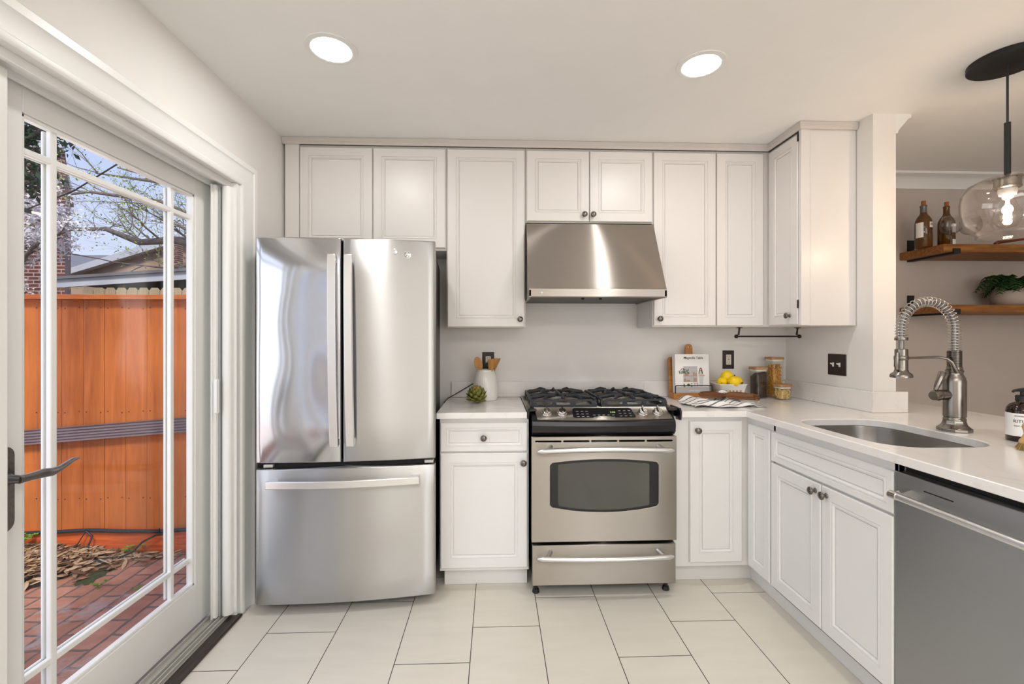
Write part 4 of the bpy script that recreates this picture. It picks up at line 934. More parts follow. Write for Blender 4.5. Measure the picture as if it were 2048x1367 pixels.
# --- lemon basket
bx, by = 1.482, 2.80
bs = thing('berry_basket', 'white slotted berry basket filled with lemons', 'basket', (bx, by, ZW))
def frus(m, w0, w1, z0, z1, y0=None):
    return m
def rr4(w, z, r=0.012): return [(bx + x, by + y, z) for x, y in rrect(-w, w, -w * 0.82, w * 0.82, r, 4)]
rows = [(0.064, ZW + 0.0008), (0.066, ZW + 0.006), (0.086, ZW + 0.093), (0.090, ZW + 0.096), (0.090, ZW + 0.1), (0.085, ZW + 0.1), (0.081, ZW + 0.09), (0.061, ZW + 0.01)]
m = MB(); vs = []; 
for w, z in rows: vs += rr4(w, z)
n = 16; m.add(vs, [(i * n + k, i * n + (k + 1) % n, (i + 1) * n + (k + 1) % n, (i + 1) * n + k) for i in range(len(rows) - 1) for k in range(n)] + [tuple(range(n))[::-1], tuple((len(rows) - 1) * n + k for k in range(n))])
m.build('bowl', M['ceramic'], bs, ang=50)
for k in range(5):                                                  # slots low in the sides
    x = bx - 0.046 + 0.023 * k; z0, z1 = ZW + 0.028, ZW + 0.062
    yy = lambda z: by - 0.82 * (0.066 + 0.020 * (z - ZW - 0.006) / 0.087) - 0.0004
    MB().add([(x - 0.006, yy(z0), z0), (x + 0.006, yy(z0), z0), (x + 0.0068, yy(z1), z1), (x - 0.0068, yy(z1), z1)], [(0, 1, 2, 3)]).build('slot', M['ptan'], bs, ang=0, fix=False)
for k in range(4):
    y = by - 0.034 + 0.022 * k; xx = lambda z: bx - (0.066 + 0.020 * (z - ZW - 0.006) / 0.087) - 0.0004
    MB().add([(xx(z0), y - 0.006, z0), (xx(z1), y - 0.006, z1), (xx(z1), y + 0.006, z1), (xx(z0), y + 0.006, z0)], [(0, 1, 2, 3)]).build('slot', M['ptan'], bs, ang=0, fix=False)
def lemon(label, c, r, rot):
    prof = []
    for i in range(15):
        q = i / 14; x = -1.28 + 2.56 * q; e = max(0.0, 1 - abs(x) ** 2.2) ** 0.5 if abs(x) < 1 else 0
        nip = 0.20 * max(0, 1 - (abs(x) - 0.8) / 0.48) ** 0.7 if abs(x) > 0.8 else 0
        prof.append((max(e, nip, 0.02) * r, x * r))
    T = Matrix.Translation(c) @ Euler(rot).to_matrix().to_4x4()
    t = thing('lemon', label, 'lemon', c, 0, 'lemons in the white basket')
    m = MB().merge(MB().lathe(prof, (0, 0, 0), 24, 'X'), T); m.build('rind', M['yellow'], t, ang=80)
    MB().merge(MB().sphere((1.27 * r, 0, 0), 0.005, 8, 6), T).build('stem_end', M['lemon_tip'], t)
lemon('large lemon on top of the pile in the white basket', (1.473, 2.80, 1.094), 0.036, (0, R(-8), R(-18)))
lemon('lemon at the front of the white basket showing its stem end', (1.494, 2.752, 1.064), 0.034, (0, R(8), R(-20)))
lemon('smaller lemon at the left of the white basket', (1.435, 2.785, 1.060), 0.030, (0, 0, R(60)))
lemon('lemon at the right rear of the white basket', (1.541, 2.80, 1.062), 0.031, (0, R(10), R(-70)))

# --- towel with two dark wooden salad servers
def towel():
    nu, nv = 90, 60; vs = []; uv = []
    for j in range(nv):
        for i in range(nu):
            u_, v_ = i / (nu - 1), j / (nv - 1)
            x = 1.095 + 0.40 * u_ + 0.02 * sin(v_ * 9 + u_ * 3); y = 2.425 + 0.27 * v_ + 0.016 * sin(u_ * 11) + 0.03 * u_ * 0.3
            h = 0.012 + 0.011 * sin(u_ * 17 + v_ * 5) + 0.008 * sin(v_ * 19 + u_ * 9) + 0.012 * max(0, sin(u_ * 8.5 + 0.6)) * v_
            h += 0.055 * math.exp(-((u_ - 0.80) / 0.12) ** 2 - ((v_ - 0.95) / 0.3) ** 2)
            vs.append((x, y, ZW + 0.0022 + max(0, h) * min(1, 0.25 + 3 * min(u_, 1 - u_, 1.3 * v_ + 0.03)))); uv.append((u_ + 0.03 * sin(v_ * 6), v_))
    m = MB().add(vs, [(j * nu + i, j * nu + i + 1, (j + 1) * nu + i + 1, (j + 1) * nu + i) for j in range(nv - 1) for i in range(nu - 1)])
    o = m.build('dish_towel', M['towel'], None, ang=80, fix=False)
    ul = o.data.uv_layers.new(name='UVMap')
    for l in o.data.loops: ul.data[l.index].uv = uv[l.vertex_index]
    s_ = o.modifiers.new('thick', 'SOLIDIFY'); s_.thickness = 0.0018; s_.offset = 1
    tag(o, 'crumpled white dish towel with grey stripes under the wooden servers', 'towel')
towel()
def server(name, label, a, b_, w, teeth, tilt):
    """short broad wooden salad hand from its heel a to its fingered tip b, far edge raised"""
    A = Vector(a); B = Vector(b_); d = (B - A); L = d.length; d.normalize(); s_ = Vector((-d.y, d.x, 0)).normalized()
    if s_.y < 0: s_ = -s_
    s_ = s_ * cos(R(tilt)) + Vector((0, 0, sin(R(tilt)))); nn = d.cross(s_).normalized(); nn = nn if nn.z > 0 else -nn
    prof = [0.18, 0.45, 0.62, 0.74, 0.84, 0.92, 0.98, 1.0, 1.0, 0.98, 0.94, 0.88, 0.80, 0.68, 0.40] if not teeth else [0.30, 0.55, 0.70, 0.82, 0.90, 0.96, 1.0, 1.0, 0.98, 0.95, 0.92, 0.88, 0.84, 0.80, 0.74]
    n = 14; K = 9; vs = []
    for i in range(n + 1):
        q = i / n; p = A + d * L * q; wd = w * prof[i]
        for k in range(K):
            e = -1 + 2 * k / (K - 1); vs.append(p + s_ * wd * e + nn * (0.012 * prof[i] * (e * e - 0.5) + 0.012 * q * q))
    m = MB().add(vs, [(i * K + k, i * K + k + 1, (i + 1) * K + k + 1, (i + 1) * K + k) for i in range(n) for k in range(K - 1)])
    if teeth:
        for k in range(4):
            e = -0.78 + 0.52 * k; p0 = A + d * L * 0.97 + s_ * w * 0.74 * e + nn * (0.012 * .74 * (e * e - .5) + 0.011); ln = 0.030
            q0, q1 = p0 - s_ * 0.006, p0 + s_ * 0.006; t0 = p0 + d * ln + nn * 0.001
            m.add([q0, q1, q1 + d * ln * .7, t0, q0 + d * ln * .7], [(0, 1, 2, 3, 4)])
    o = m.build(name, M['darkwood'], None, ang=60, fix=False); so = o.modifiers.new('thick', 'SOLIDIFY'); so.thickness = 0.007; so.offset = 0
    return tag(o, label, 'serving spoon', 'wooden salad servers on the striped towel')
server('salad_server', 'dark wooden salad spoon pointing left on the striped towel', (1.375, 2.615, 0.996), (1.205, 2.60, 0.992), 0.037, False, 22)
server('salad_server', 'dark wooden salad fork with toothed end pointing right on the towel', (1.335, 2.57, 1.004), (1.475, 2.50, 0.990), 0.037, True, 26)

# --- storage jars
def jar(label, c, w, h, content, cm, fill):
    t = thing('storage_jar', label, 'jar', c, R(8), 'glass storage jars with wooden lids')
    out_ = rrect(-w, w, -w, w, w * 0.45, 8); inn = rrect(-w + 0.003, w - 0.003, -w + 0.003, w - 0.003, w * 0.42, 8)
    n = len(out_); lv = [(out_, 0.0005), (out_, h), (inn, h), (inn, 0.005)]
    vs = [(x, y, z) for l, z in lv for x, y in l]
    MB().add(vs, [(i * n + k, i * n + (k + 1) % n, (i + 1) * n + (k + 1) % n, (i + 1) * n + k) for i in range(3) for k in range(n)] + [tuple(range(n))[::-1], tuple(3 * n + k for k in range(n))]).build('glass_body', M['jar'], t, local=True, ang=50)
    MB().prism(rrect(-w - 0.002, w + 0.002, -w - 0.002, w + 0.002, w * 0.45, 8), h + 0.0005, h + 0.016).build('lid', M['lid'], t, local=True, bevel=0.003)
    MB().prism(rrect(-w + 0.004, w - 0.004, -w + 0.004, w - 0.004, w * 0.42, 8), h - 0.010, h + 0.0004).build('lid_seal', M['whitep'], t, local=True)
    m = MB(); r = w - 0.005
    if content == 'beans':
        il = rrect(-r, r, -r, r, w * 0.40, 8); n = len(il); tops = [h * fill * (1 + 0.06 * (x / r) - 0.03 * (y / r)) for x, y in il]
        vs = [(x, y, 0.006) for x, y in il] + [(x, y, tops[i] - 0.004) for i, (x, y) in enumerate(il)] + [(x * 0.8, y * 0.8, tops[i] + 0.003) for i, (x, y) in enumerate(il)] + [(x * 0.4, y * 0.4, h * fill + 0.007) for i, (x, y) in enumerate(il)]
        m.add(vs, [(i * n + k, i * n + (k + 1) % n, (i + 1) * n + (k + 1) % n, (i + 1) * n + k) for i in range(3) for k in range(n)] + [tuple(range(n))[::-1], tuple(3 * n + k for k in range(n))])
    else:
        m.prism(rrect(-r * 0.72, r * 0.72, -r * 0.72, r * 0.72, r * 0.3, 4), 0.008, h * fill * 0.93)
        random.seed(int(h * 1000)); cnt = 420 if content == 'macaroni' else 110
        for i in range(cnt):
            side = random.random() < 0.8
            if side:
                a = random.uniform(0, 2 * pi); q = r * 0.90; x, y = cos(a), sin(a); k = 1 / max(abs(x), abs(y)) ** 0.55; x *= q * k * 0.95; y *= q * k * 0.95; z = random.uniform(0.014, h * fill)
            else: x, y, z = random.uniform(-r, r) * .8, random.uniform(-r, r) * .8, h * fill * random.uniform(0.95, 1.05)
            lim = r - 0.006; x = max(-lim, min(lim, x)); y = max(-lim, min(lim, y))
            T = Matrix.Translation((x, y, z)) @ Euler((random.uniform(0, 6), random.uniform(0, 6), random.uniform(0, 6))).to_matrix().to_4x4()
            if content == 'macaroni':
                m.merge(MB().tube([(0.005 * cos(b_), 0.005 * sin(b_), 0) for b_ in (0.2, 1.1, 2.0, 2.9)], 0.0026, 6), T)
            else:
                m.merge(MB().tube([(-0.009, 0, 0), (-0.004, 0.002, 0.001), (0.004, 0.002, 0.001), (0.009, 0, 0)], [0.001, 0.0058, 0.0058, 0.001], 7, flat=0.6), T)
        lim = w - 0.0036
        for v in m.v: v.x = max(-lim, min(lim, v.x)); v.y = max(-lim, min(lim, v.y)); v.z = max(0.0056, min(h - 0.011, v.z))
    o = m.build(content, cm, t, local=True, ang=60 if content != 'beans' else 80); o['kind'] = 'stuff'
    return t
jar('wooden-lidded glass jar of dark beans, left of the pasta jars', (1.705, 2.845, ZW), 0.043, 0.185, 'beans', M['beans'], 0.84)
jar('tallest glass jar of macaroni with a wooden lid in the counter corner', (1.828, 2.872, ZW), 0.043, 0.248, 'macaroni', M['pasta'], 0.82)
jar('smallest glass jar of pale pasta shells in front of the macaroni', (1.806, 2.755, ZW), 0.041, 0.082, 'shells', M['shellp'], 0.80)

# --- rail under the corner cabinet
tr_ = thing('towel_rail', 'dark bronze rail hanging under the corner wall cabinet', 'rail', (1.72, 2.75, 1.40))
m = MB().cyl((1.515, 2.75, 1.348), (1.905, 2.75, 1.348), 0.0055, 12)
m.build('bar', M['bronze'], tr_)
for x in (1.522, 1.895):
    MB().tube([(x + 0.006, 2.75, 1.4035), (x + 0.004, 2.75, 1.385), (x, 2.75, 1.356)], [0.007, 0.005, 0.006], 10).box(x - 0.006, x + 0.018, 2.735, 2.765, 1.4005, 1.4042).build('bracket', M['bronze'], tr_, ang=50)
parts('finial', [MB().sphere((x, 2.75, 1.348), 0.0125, 14, 10) for x in (1.508, 1.912)], M['bronze'], tr_)

# --- soap bottle and dish brush
sx, sy = 1.966, 1.60
so = thing('soap_bottle', 'dark amber soap pump bottle with white label at counter edge', 'soap bottle', (sx, sy, ZW))
MB().lathe([(0.040, 0.0005), (0.0435, 0.004), (0.0435, 0.112), (0.041, 0.125), (0.033, 0.137), (0.021, 0.144), (0.017, 0.147), (0.017, 0.150)], (sx, sy, ZW), 32).build('bottle', M['soapg'], so, ang=60)
MB().lathe([(0.0185, 0.150), (0.0185, 0.168), (0.016, 0.171), (0.006, 0.172), (0.0055, 0.188)], (sx, sy, ZW), 20).tube([(sx + 0.01, sy, ZW + 0.190), (sx - 0.02, sy - 0.004, ZW + 0.191), (sx - 0.040, sy - 0.006, ZW + 0.189), (sx - 0.044, sy - 0.006, ZW + 0.184)], [0.009, 0.006, 0.0045, 0.004], 10).build('pump', M['blackm'], so, ang=50)
m = MB(); seg = 32; vs = []
for i in range(seg + 1):
    a = R(95) + R(250) * i / seg; vs += [(sx + 0.0441 * cos(a), sy + 0.0441 * sin(a), ZW + 0.022), (sx + 0.0441 * cos(a), sy + 0.0441 * sin(a), ZW + 0.106)]
lb = m.add(vs, [(2 * i, 2 * i + 2, 2 * i + 3, 2 * i + 1) for i in range(seg)]).build('label', M['paper'], so, ang=80, fix=False)
def wrap(mb, a0, z, r=0.0445):
    for v in mb.v:
        a = a0 + v.x / r; v.x, v.y, v.z = sx + (r + v.z) * cos(a), sy + (r + v.z) * sin(a), z + v.y
    return mb
wrap(text_mb('RITUAL', 0.0155, 0.0002), R(222), ZW + 0.072).merge(wrap(text_mb('APOTHECARY', 0.006, 0.0002, 'LEFT'), R(192), ZW + 0.094)).merge(wrap(text_mb('hand wash', 0.0075, 0.0002, 'LEFT'), R(192), ZW + 0.058)).build('lettering', M['ink'], lb, ang=0)
bx_, by_ = 1.822, 1.462
br = thing('dish_brush', 'wooden dish brush standing on its bristles in front of the soap bottle', 'brush', (bx_, by_, ZW))
MB().lathe([(0.014, 0.090), (0.0165, 0.087), (0.0175, 0.078), (0.0145, 0.066), (0.0135, 0.056), (0.019, 0.042), (0.0245, 0.034), (0.0255, 0.027), (0.024, 0.024)], (bx_, by_, ZW), 24).build('handle', M['beech'], br, ang=60)
m = MB(); random.seed(5)
for i in range(420):
    r0 = 0.023 * random.random() ** 0.5; a = random.uniform(0, 2 * pi); f = random.uniform(1.25, 1.62)
    m.tube([(bx_ + r0 * cos(a), by_ + r0 * sin(a), ZW + 0.026), (bx_ + r0 * f * cos(a), by_ + r0 * f * sin(a), ZW + random.uniform(0.0005, 0.004))], [0.0007, 0.0006], 4)
o = m.build('bristles', M['bristle'], br); o['kind'] = 'stuff'

# ================================================================== LAMPS
def downlight(c, label):
    t = thing('recessed_light', label, 'ceiling light', (c[0], c[1], ZC), 0, 'recessed ceiling lights')
    MB().lathe([(0.102, -0.0005), (0.101, -0.004), (0.082, -0.007), (0.077, -0.005), (0.077, -0.0006)], (c[0], c[1], ZC), 48).build('trim_ring', M['trim'], t, ang=50)
    MB().lathe([(0.076, -0.0052), (0.074, -0.0058), (0.001, -0.006)], (c[0], c[1], ZC), 40).build('lamp_lens', M['lens'], t)
downlight((-0.664, 1.838), 'round white recessed ceiling light above the refrigerator')
downlight((0.880, 1.886), 'round white recessed ceiling light in front of the range hood')
px_, py_ = 2.147, 1.80
pd = thing('pendant_lamp', 'black pendant lamp with a clear glass drum shade and glowing bulb', 'pendant lamp', (px_, py_, ZC))
MB().lathe([(0.125, -0.0005), (0.125, -0.020), (0.120, -0.024), (0.01, -0.025)], (px_, py_, ZC), 48).build('canopy', M['blackm'], pd, ang=40)
MB().cyl((px_, py_, ZC - 0.024), (px_, py_, 2.235), 0.0042, 10).build('cord', M['cable'], pd)
MB().cyl((px_, py_, 2.238), (px_, py_, 2.012), 0.0105, 16).build('stem', M['blackm'], pd)
so_ = MB().lathe([(0.012, 2.013), (0.046, 2.010), (0.046, 2.006), (0.041, 2.002), (0.041, 1.972), (0.043, 1.970), (0.043, 1.964), (0.036, 1.960)], (px_, py_, 0), 32).build('socket', M['nickel'], pd, ang=40)
shp = [(0.047, 2.004), (0.085, 2.000), (0.120, 1.982), (0.139, 1.950), (0.144, 1.915), (0.142, 1.87), (0.134, 1.825), (0.118, 1.798), (0.098, 1.782), (0.092, 1.772), (0.094, 1.766)]
o = MB().lathe(shp, (px_, py_, 0), 64, close=False).build('glass_shade', M['shade'], pd, ang=80); s_ = o.modifiers.new('wall', 'SOLIDIFY'); s_.thickness = 0.003; s_.offset = -1
MB().lathe([(0.0945, 1.7655), (0.097, 1.763), (0.0945, 1.760), (0.091, 1.763)], (px_, py_, 0), 48, close=False).build('shade_rim', M['shade'], pd, ang=80)
MB().lathe([(0.030, 1.960), (0.030, 1.945), (0.026, 1.935)], (px_, py_, 0), 24).build('lampholder', M['ceramic'], so_)
bu = MB().lathe([(0.016, 1.936), (0.018, 1.925), (0.030, 1.892), (0.041, 1.862), (0.044, 1.840), (0.039, 1.818), (0.026, 1.804), (0.002, 1.798)], (px_, py_, 0), 32, close=False).build('bulb', M['wineglass'], pd, ang=80)
fi = MB()
for k in range(6):
    a = k * pi / 3; fi.tube([(px_ + 0.004 * cos(a), py_ + 0.004 * sin(a), 1.905), (px_ + 0.012 * cos(a + .2), py_ + 0.012 * sin(a + .2), 1.838)], 0.0017, 6)
fi.build('filament', M['fil'], bu)
light('pendant_bulb_light', 'POINT', 5.5, (1.0, 0.74, 0.5), (px_, py_, 1.868), shadow_soft_size=0.02)

# ================================================================== DINING SHELVES
def shelf(label, z0, z1, x1):
    t = thing('floating_shelf', label, 'shelf', (3.5, 3.0, z0))
    MB().box(2.889, x1, 2.78, 3.097, z0, z1).build('board', M['shelf'], t, bevel=0.003)
    for x in (2.968, x1 - 0.12):
        MB().box(x - 0.023, x + 0.023, 3.0885, 3.0985, z0 - 0.01, z1 + 0.09).box(x - 0.023, x + 0.023, 2.772, 3.0985, z0 - 0.011, z0 - 0.0008).box(x - 0.023, x + 0.023, 2.770, 2.7785, z0 - 0.011, z0 + 0.022).build('bracket', M['blackm'], t, bevel=0.001)
shelf('upper wooden wall shelf with wine bottles on black brackets', 1.893, 1.945, 4.4)
shelf('lower wooden wall shelf with a potted fern on black brackets', 1.503, 1.552, 4.4)
ZS = 1.9455
def wine(label, x, y, cap, lab, rot, dz=0):
    t = thing('wine_bottle', label, 'bottle', (x, y, ZS), rot, 'corked wine bottles on the upper shelf')
    MB().lathe([(0.040, 0.0005), (0.0455, 0.004), (0.0455, 0.165), (0.043, 0.185), (0.034, 0.205), (0.022, 0.222), (0.0175, 0.235), (0.0165, 0.272), (0.0185, 0.276), (0.0185, 0.284), (0.016, 0.286)], (0, 0, 0), 32).build('bottle_glass', M['bottle'], t, local=True, ang=60)
    MB().lathe([(0.0125, 0.2862), (0.0125, 0.314), (0.0115, 0.316)], (0.001, 0, 0), 16).build('cork', M['cork'], t, local=True)
    if cap: MB().lathe([(0.0182, 0.236), (0.0176, 0.243), (0.0172, 0.272), (0.0192, 0.276), (0.0192, 0.284), (0.0166, 0.2862)], (0, 0, 0), 24, close=False).build('capsule', M['capsule'], t, local=True, ang=60)
    for a0, a1, z0, z1, r in lab:
        vs = []
        for i in range(13):
            a = R(a0 + (a1 - a0) * i / 12); vs += [(0.0461 * cos(a), 0.0461 * sin(a), z0), (0.0461 * cos(a), 0.0461 * sin(a), z1)]
        l = MB().add(vs, [(2 * i, 2 * i + 2, 2 * i + 3, 2 * i + 1) for i in range(12)]).build('label', M['paper'], t, local=True, ang=80, fix=False)
        if r:
            m = MB(); 
            for k in range(4):
                b0 = R(a0 + (a1 - a0) * (0.14 + 0.2 * k)); b1 = R(a0 + (a1 - a0) * (0.26 + 0.2 * k))
                m.add([(0.0464 * cos(b), 0.0464 * sin(b), z) for b, z in ((b0, z1 - 0.022), (b1, z1 - 0.022), (b1, z1 - 0.006), (b0, z1 - 0.006))], [(0, 1, 2, 3)])
            m.build('red_lettering', M['red'], l, local=True, ang=0, fix=False)
wine('brown wine bottle with red printed label and grey capsule, nearer the shelf end', 2.885, 2.915, True, ((170, 226, 0.065, 0.165, False), (268, 318, 0.130, 0.166, True)), 0)
wine('brown wine bottle with a white crest label behind the wine glass', 3.062, 2.93, False, ((262, 312, 0.10, 0.16, False), (264, 310, 0.004, 0.055, False)), 0)
def goblet(label, x, y):
    t = thing('wine_glass', label, 'wine glass', (x, y, ZS), 0, 'stemmed wine glasses on the upper shelf')
    MB().lathe([(0.034, 0.0005), (0.034, 0.002), (0.006, 0.006), (0.0035, 0.015), (0.0035, 0.066), (0.006, 0.072)], (0, 0, 0), 28).build('stem', M['wineglass'], t, local=True, ang=60)
    o = MB().lathe([(0.004, 0.072), (0.022, 0.077), (0.043, 0.091), (0.056, 0.114), (0.058, 0.134), (0.053, 0.165), (0.044, 0.192)], (0, 0, 0), 36, close=False).build('bowl', M['wineglass'], t, local=True, ang=80)
    s_ = o.modifiers.new('wall', 'SOLIDIFY'); s_.thickness = 0.0014; s_.offset = -1
goblet('stemmed wine glass in front of the second wine bottle', 3.000, 2.84)
goblet('stemmed wine glass standing free to the right of both bottles', 3.135, 2.842)
tr2 = thing('wooden_tray', 'reddish brown wooden tray with raised slanted handle on upper shelf', 'tray', (3.50, 2.87, ZS))
MB().box(3.285, 3.80, 2.82, 2.93, ZS + 0.0006, ZS + 0.008).build('tray_base', M['redwood'], tr2, bevel=0.003)
MB().tube([(3.325, 2.85, ZS + 0.006), (3.322, 2.85, ZS + 0.018), (3.335, 2.85, ZS + 0.028), (3.45, 2.85, ZS + 0.042), (3.60, 2.85, ZS + 0.062), (3.72, 2.85, ZS + 0.048), (3.73, 2.85, ZS + 0.006)], [0.012, 0.015, 0.012, 0.008, 0.009, 0.010, 0.012], 10).build('handle', M['redwood'], tr2, ang=60)
fe = thing('potted_fern', 'dark green fern in a beige pot on the lower wooden shelf', 'plant', (3.52, 2.93, 1.5525))
fxx, fyy, fzz = 3.52, 2.93, 1.5525
MB().lathe([(0.07, 0.0005), (0.088, 0.02), (0.098, 0.06), (0.096, 0.09), (0.088, 0.105), (0.084, 0.100), (0.09, 0.06)], (fxx, fyy, fzz), 32).build('pot', M['bowl'], fe, ang=60)
m = MB(); random.seed(11)
for i in range(22):
    a = 2 * pi * i / 22 + random.uniform(-.15, .15); L = random.uniform(0.16, 0.26); lift = random.uniform(0.08, 0.15); el = Vector((cos(a), sin(a) * 0.55, 0))
    spine = [Vector((fxx, fyy, fzz + 0.09)) + el * (L * q) + Vector((0, 0, lift * sin(min(1, q * 1.15) * pi * 0.62) - 0.09 * q ** 3)) for q in [k / 14 for k in range(15)]]
    for p in spine: p.y = min(p.y, 3.085)
    m.tube(spine, 0.0014, 4)
    for k in range(2, 15):
        p = spine[k]; t = (spine[k] - spine[k - 1]).normalized(); sd = t.cross(Vector((0, 0, 1))).normalized(); ll = 0.042 * sin(pi * (k + 1) / 17) + 0.006
        for sg in (-1, 1):
            tip = p + sd * ll * sg + t * ll * 0.5 - Vector((0, 0, ll * 0.35)); tip.y = min(tip.y, 3.09)
            m.add([p - t * 0.005, p + sd * ll * 0.5 * sg + t * (ll * 0.12), tip, p + sd * ll * 0.45 * sg + t * (ll * 0.5), p + t * 0.006], [(0, 1, 2, 3, 4)])
m.build('fronds', M['fernl'], fe, fix=False, ang=0)

# ================================================================== OUTSIDE
ZG = -0.05
struct('patio', MB().box(-7.0, -1.425, -3.0, 3.06, ZG - 0.1, ZG), M['patio'])
M['litter2'] = plain('pale_dry_leaves', '#c9ab84', 0.9, var=0.2, nscale=22); M['litter3'] = plain('dark_dry_leaves', '#6d4a33', 0.9, var=0.3, nscale=22)
struct('ground', MB().box(-40, 12, 3.06, 45, ZG - 0.2, ZG - 0.06).box(-40, -7.0, -3, 3.06, ZG - 0.2, ZG - 0.06), M['soil'])
fe_ = thing('board_fence', 'orange stained board fence enclosing the brick patio', 'fence', (-3.5, 3.02, ZG))
m = MB(); nl = MB(); random.seed(2)
for k in range(-30, 12):
    x0 = -2.938 + 0.1338 * k
    if x0 > -1.5: break
    dy = random.uniform(-0.0015, 0.0015); m.box(x0 + 0.0012, min(x0 + 0.1326, -1.42), 3.0 + dy, 3.018 + dy, ZG + 0.09, 1.60)
    for z in (1.53, 0.86, 0.30):
        for q in (0.022, 0.112): nl.lathe([(0.0038, 0), (0.0038, -0.001)], (x0 + q, 2.9985, z + random.uniform(-.006, .006)), 7, 'Y')
m.build('boards', M['fence'], fe_, bevel=0.0015)
o = nl.build('nail_heads', M['ink'], fe_); o['kind'] = 'stuff'
MB().box(-7.0, -1.42, 2.955, 3.05, 1.585, 1.617).build('cap_rail', M['cap'], fe_, bevel=0.003)
MB().box(-7.0, -1.42, 2.972, 2.997, ZG + 0.001, 0.098).build('kickboard', M['kick'], fe_, bevel=0.003)
parts('rail', [MB().box(-7.0, -1.42, 3.02, 3.055, z - 0.045, z + 0.045) for z in (0.3, 0.86, 1.5)], M['cap'], fe_)
# fallen downspout leaning along the fence
ds = thing('downspout', 'ribbed mauve grey downspout pipe leaning along the orange fence', 'pipe', (-2.5, 2.94, 0.7))
pf = [(-0.045, 0.0), (-0.045, 0.028), (0.045, 0.028), (0.045, 0.0)]
rib = []
for i in range(11): z = 0.045 - 0.009 * i; rib.append((z, 0.0 if i % 2 else -0.007))
def dsp_(x, y, z): return (x, 2.957 + y, 0.7 + 0.0765 * (x + 2.45) + z + 0.045)
vs = []
for x in (-4.6, -1.44):
    for z, y in rib: vs.append(dsp_(x, y, z))
    vs.append(dsp_(x, 0.034, -0.045)); vs.append(dsp_(x, 0.034, 0.045))
k = len(rib) + 2
MB().add(vs, [(j, (j + 1) % k, k + (j + 1) % k, k + j) for j in range(k)] + [tuple(range(k))[::-1], tuple(k + j for j in range(k))]).build('pipe', M['pipe'], ds, ang=20)
parts('strap', [MB().box(x - 0.012, x + 0.012, 2.945, 3.0, dsp_(x, 0, 0)[2] - 0.055, dsp_(x, 0, 0)[2] - 0.0455) for x in (-4.2, -1.60)], M['pipe'], ds)
cb = thing('garden_cable', 'black outdoor cable tied along the bottom of the orange fence', 'cable', (-2.4, 2.96, 0.1))
random.seed(4)
MB().tube([(-3.6 + 0.05 * i, 2.957 + 0.003 * sin(i), 0.103 + 0.006 * sin(i * 0.4) - (0.02 if i > 36 else 0)) for i in range(42)], 0.0125, 8).build('main_cable', M['cable'], cb, ang=60)
parts('branch_cable', [MB().tube([(-2.07, 2.945, 0.09), (-2.16, 2.93, 0.085), (-2.23, 2.91, 0.05), (-2.27, 2.89, 0.0), (-2.33, 2.86, -0.022), (-2.38, 2.84, -0.028)], 0.006, 8), MB().tube([(-2.605, 2.945, 0.11), (-2.56, 2.94, 0.08), (-2.57, 2.925, 0.03), (-2.56, 2.90, -0.02), (-2.535, 2.88, -0.032)], 0.0055, 8), MB().tube([(-2.6, 2.945, 0.115), (-2.63, 2.935, 0.06), (-2.66, 2.92, -0.01)], 0.003, 6)], M['cable'], cb, ang=60)
MB().tube([(-2.36, 2.85, -0.026), (-2.40, 2.835, -0.026), (-2.44, 2.82, -0.03), (-2.47, 2.81, -0.034)], [0.011, 0.018, 0.017, 0.010], 10).build('plug_adapter', M['cable'], cb, ang=60)
parts('cable_tie', [MB().tube([(x, 2.941, 0.098), (x, 2.946, 0.120), (x + 0.008, 2.935, 0.125)], 0.003, 6) for x in (-2.61, -2.15, -1.98)], M['blackm'], cb)
# leaf litter heap
def heap(x, y):
    a = max(0, 1 - ((x + 3.05) / 0.75) ** 2) if x > -3.05 else 1
    b_ = max(0, 1 - ((2.98 - y) / 0.75)) if y < 2.98 else 1
    return ZG + 0.06 * a * min(1, b_ * 1.5)
m = MB().grid(40, 20, lambda u_, v_: (-4.2 + 2.15 * u_, 2.2 + 0.76 * v_, heap(-4.2 + 2.15 * u_, 2.2 + 0.76 * v_) - 0.024), 3)
random.seed(8)
cnt = 0
while cnt < 3000:
    x = random.uniform(-4.1, -1.75); y = random.uniform(2.15, 2.965)
    edge = (2.97 - y) / 0.75 + max(0, (x + 2.95) / 0.9) * 0.85
    if random.random() < edge ** 1.2: continue
    cnt += 1; z = heap(x, y) + random.uniform(0.002, 0.022); a = random.uniform(0, 2 * pi); L = random.uniform(0.025, 0.06); w = random.uniform(0.006, 0.013); tl = random.uniform(-0.35, 0.35)
    d_ = Vector((cos(a), sin(a), tl)); s_ = Vector((-sin(a), cos(a), random.uniform(-.5, .5))); c = Vector((x, y, z))
    pts = [c - d_ * L, c - d_ * L * .3 + s_ * w, c + d_ * L * .4 + s_ * w * .9, c + d_ * L, c + d_ * L * .4 - s_ * w * .9, c - d_ * L * .3 - s_ * w]; mid = c - Vector((0, 0, 0.004))
    pts = [Vector((p.x, min(p.y, 2.968), max(p.z, ZG + 0.001))) for p in pts]
    m.add(pts + [mid + Vector((0, 0, 0.008))], [(i, (i + 1) % 6, 6) for i in range(6)], random.choice((0, 0, 1, 1, 2)))
o = tag(m.build('leaf_litter', [M['litter'], M['litter2'], M['litter3'], M['soil']], None, fix=False, ang=0), 'brown dry leaf litter heaped on patio bricks along the fence', 'leaves', kind='stuff')
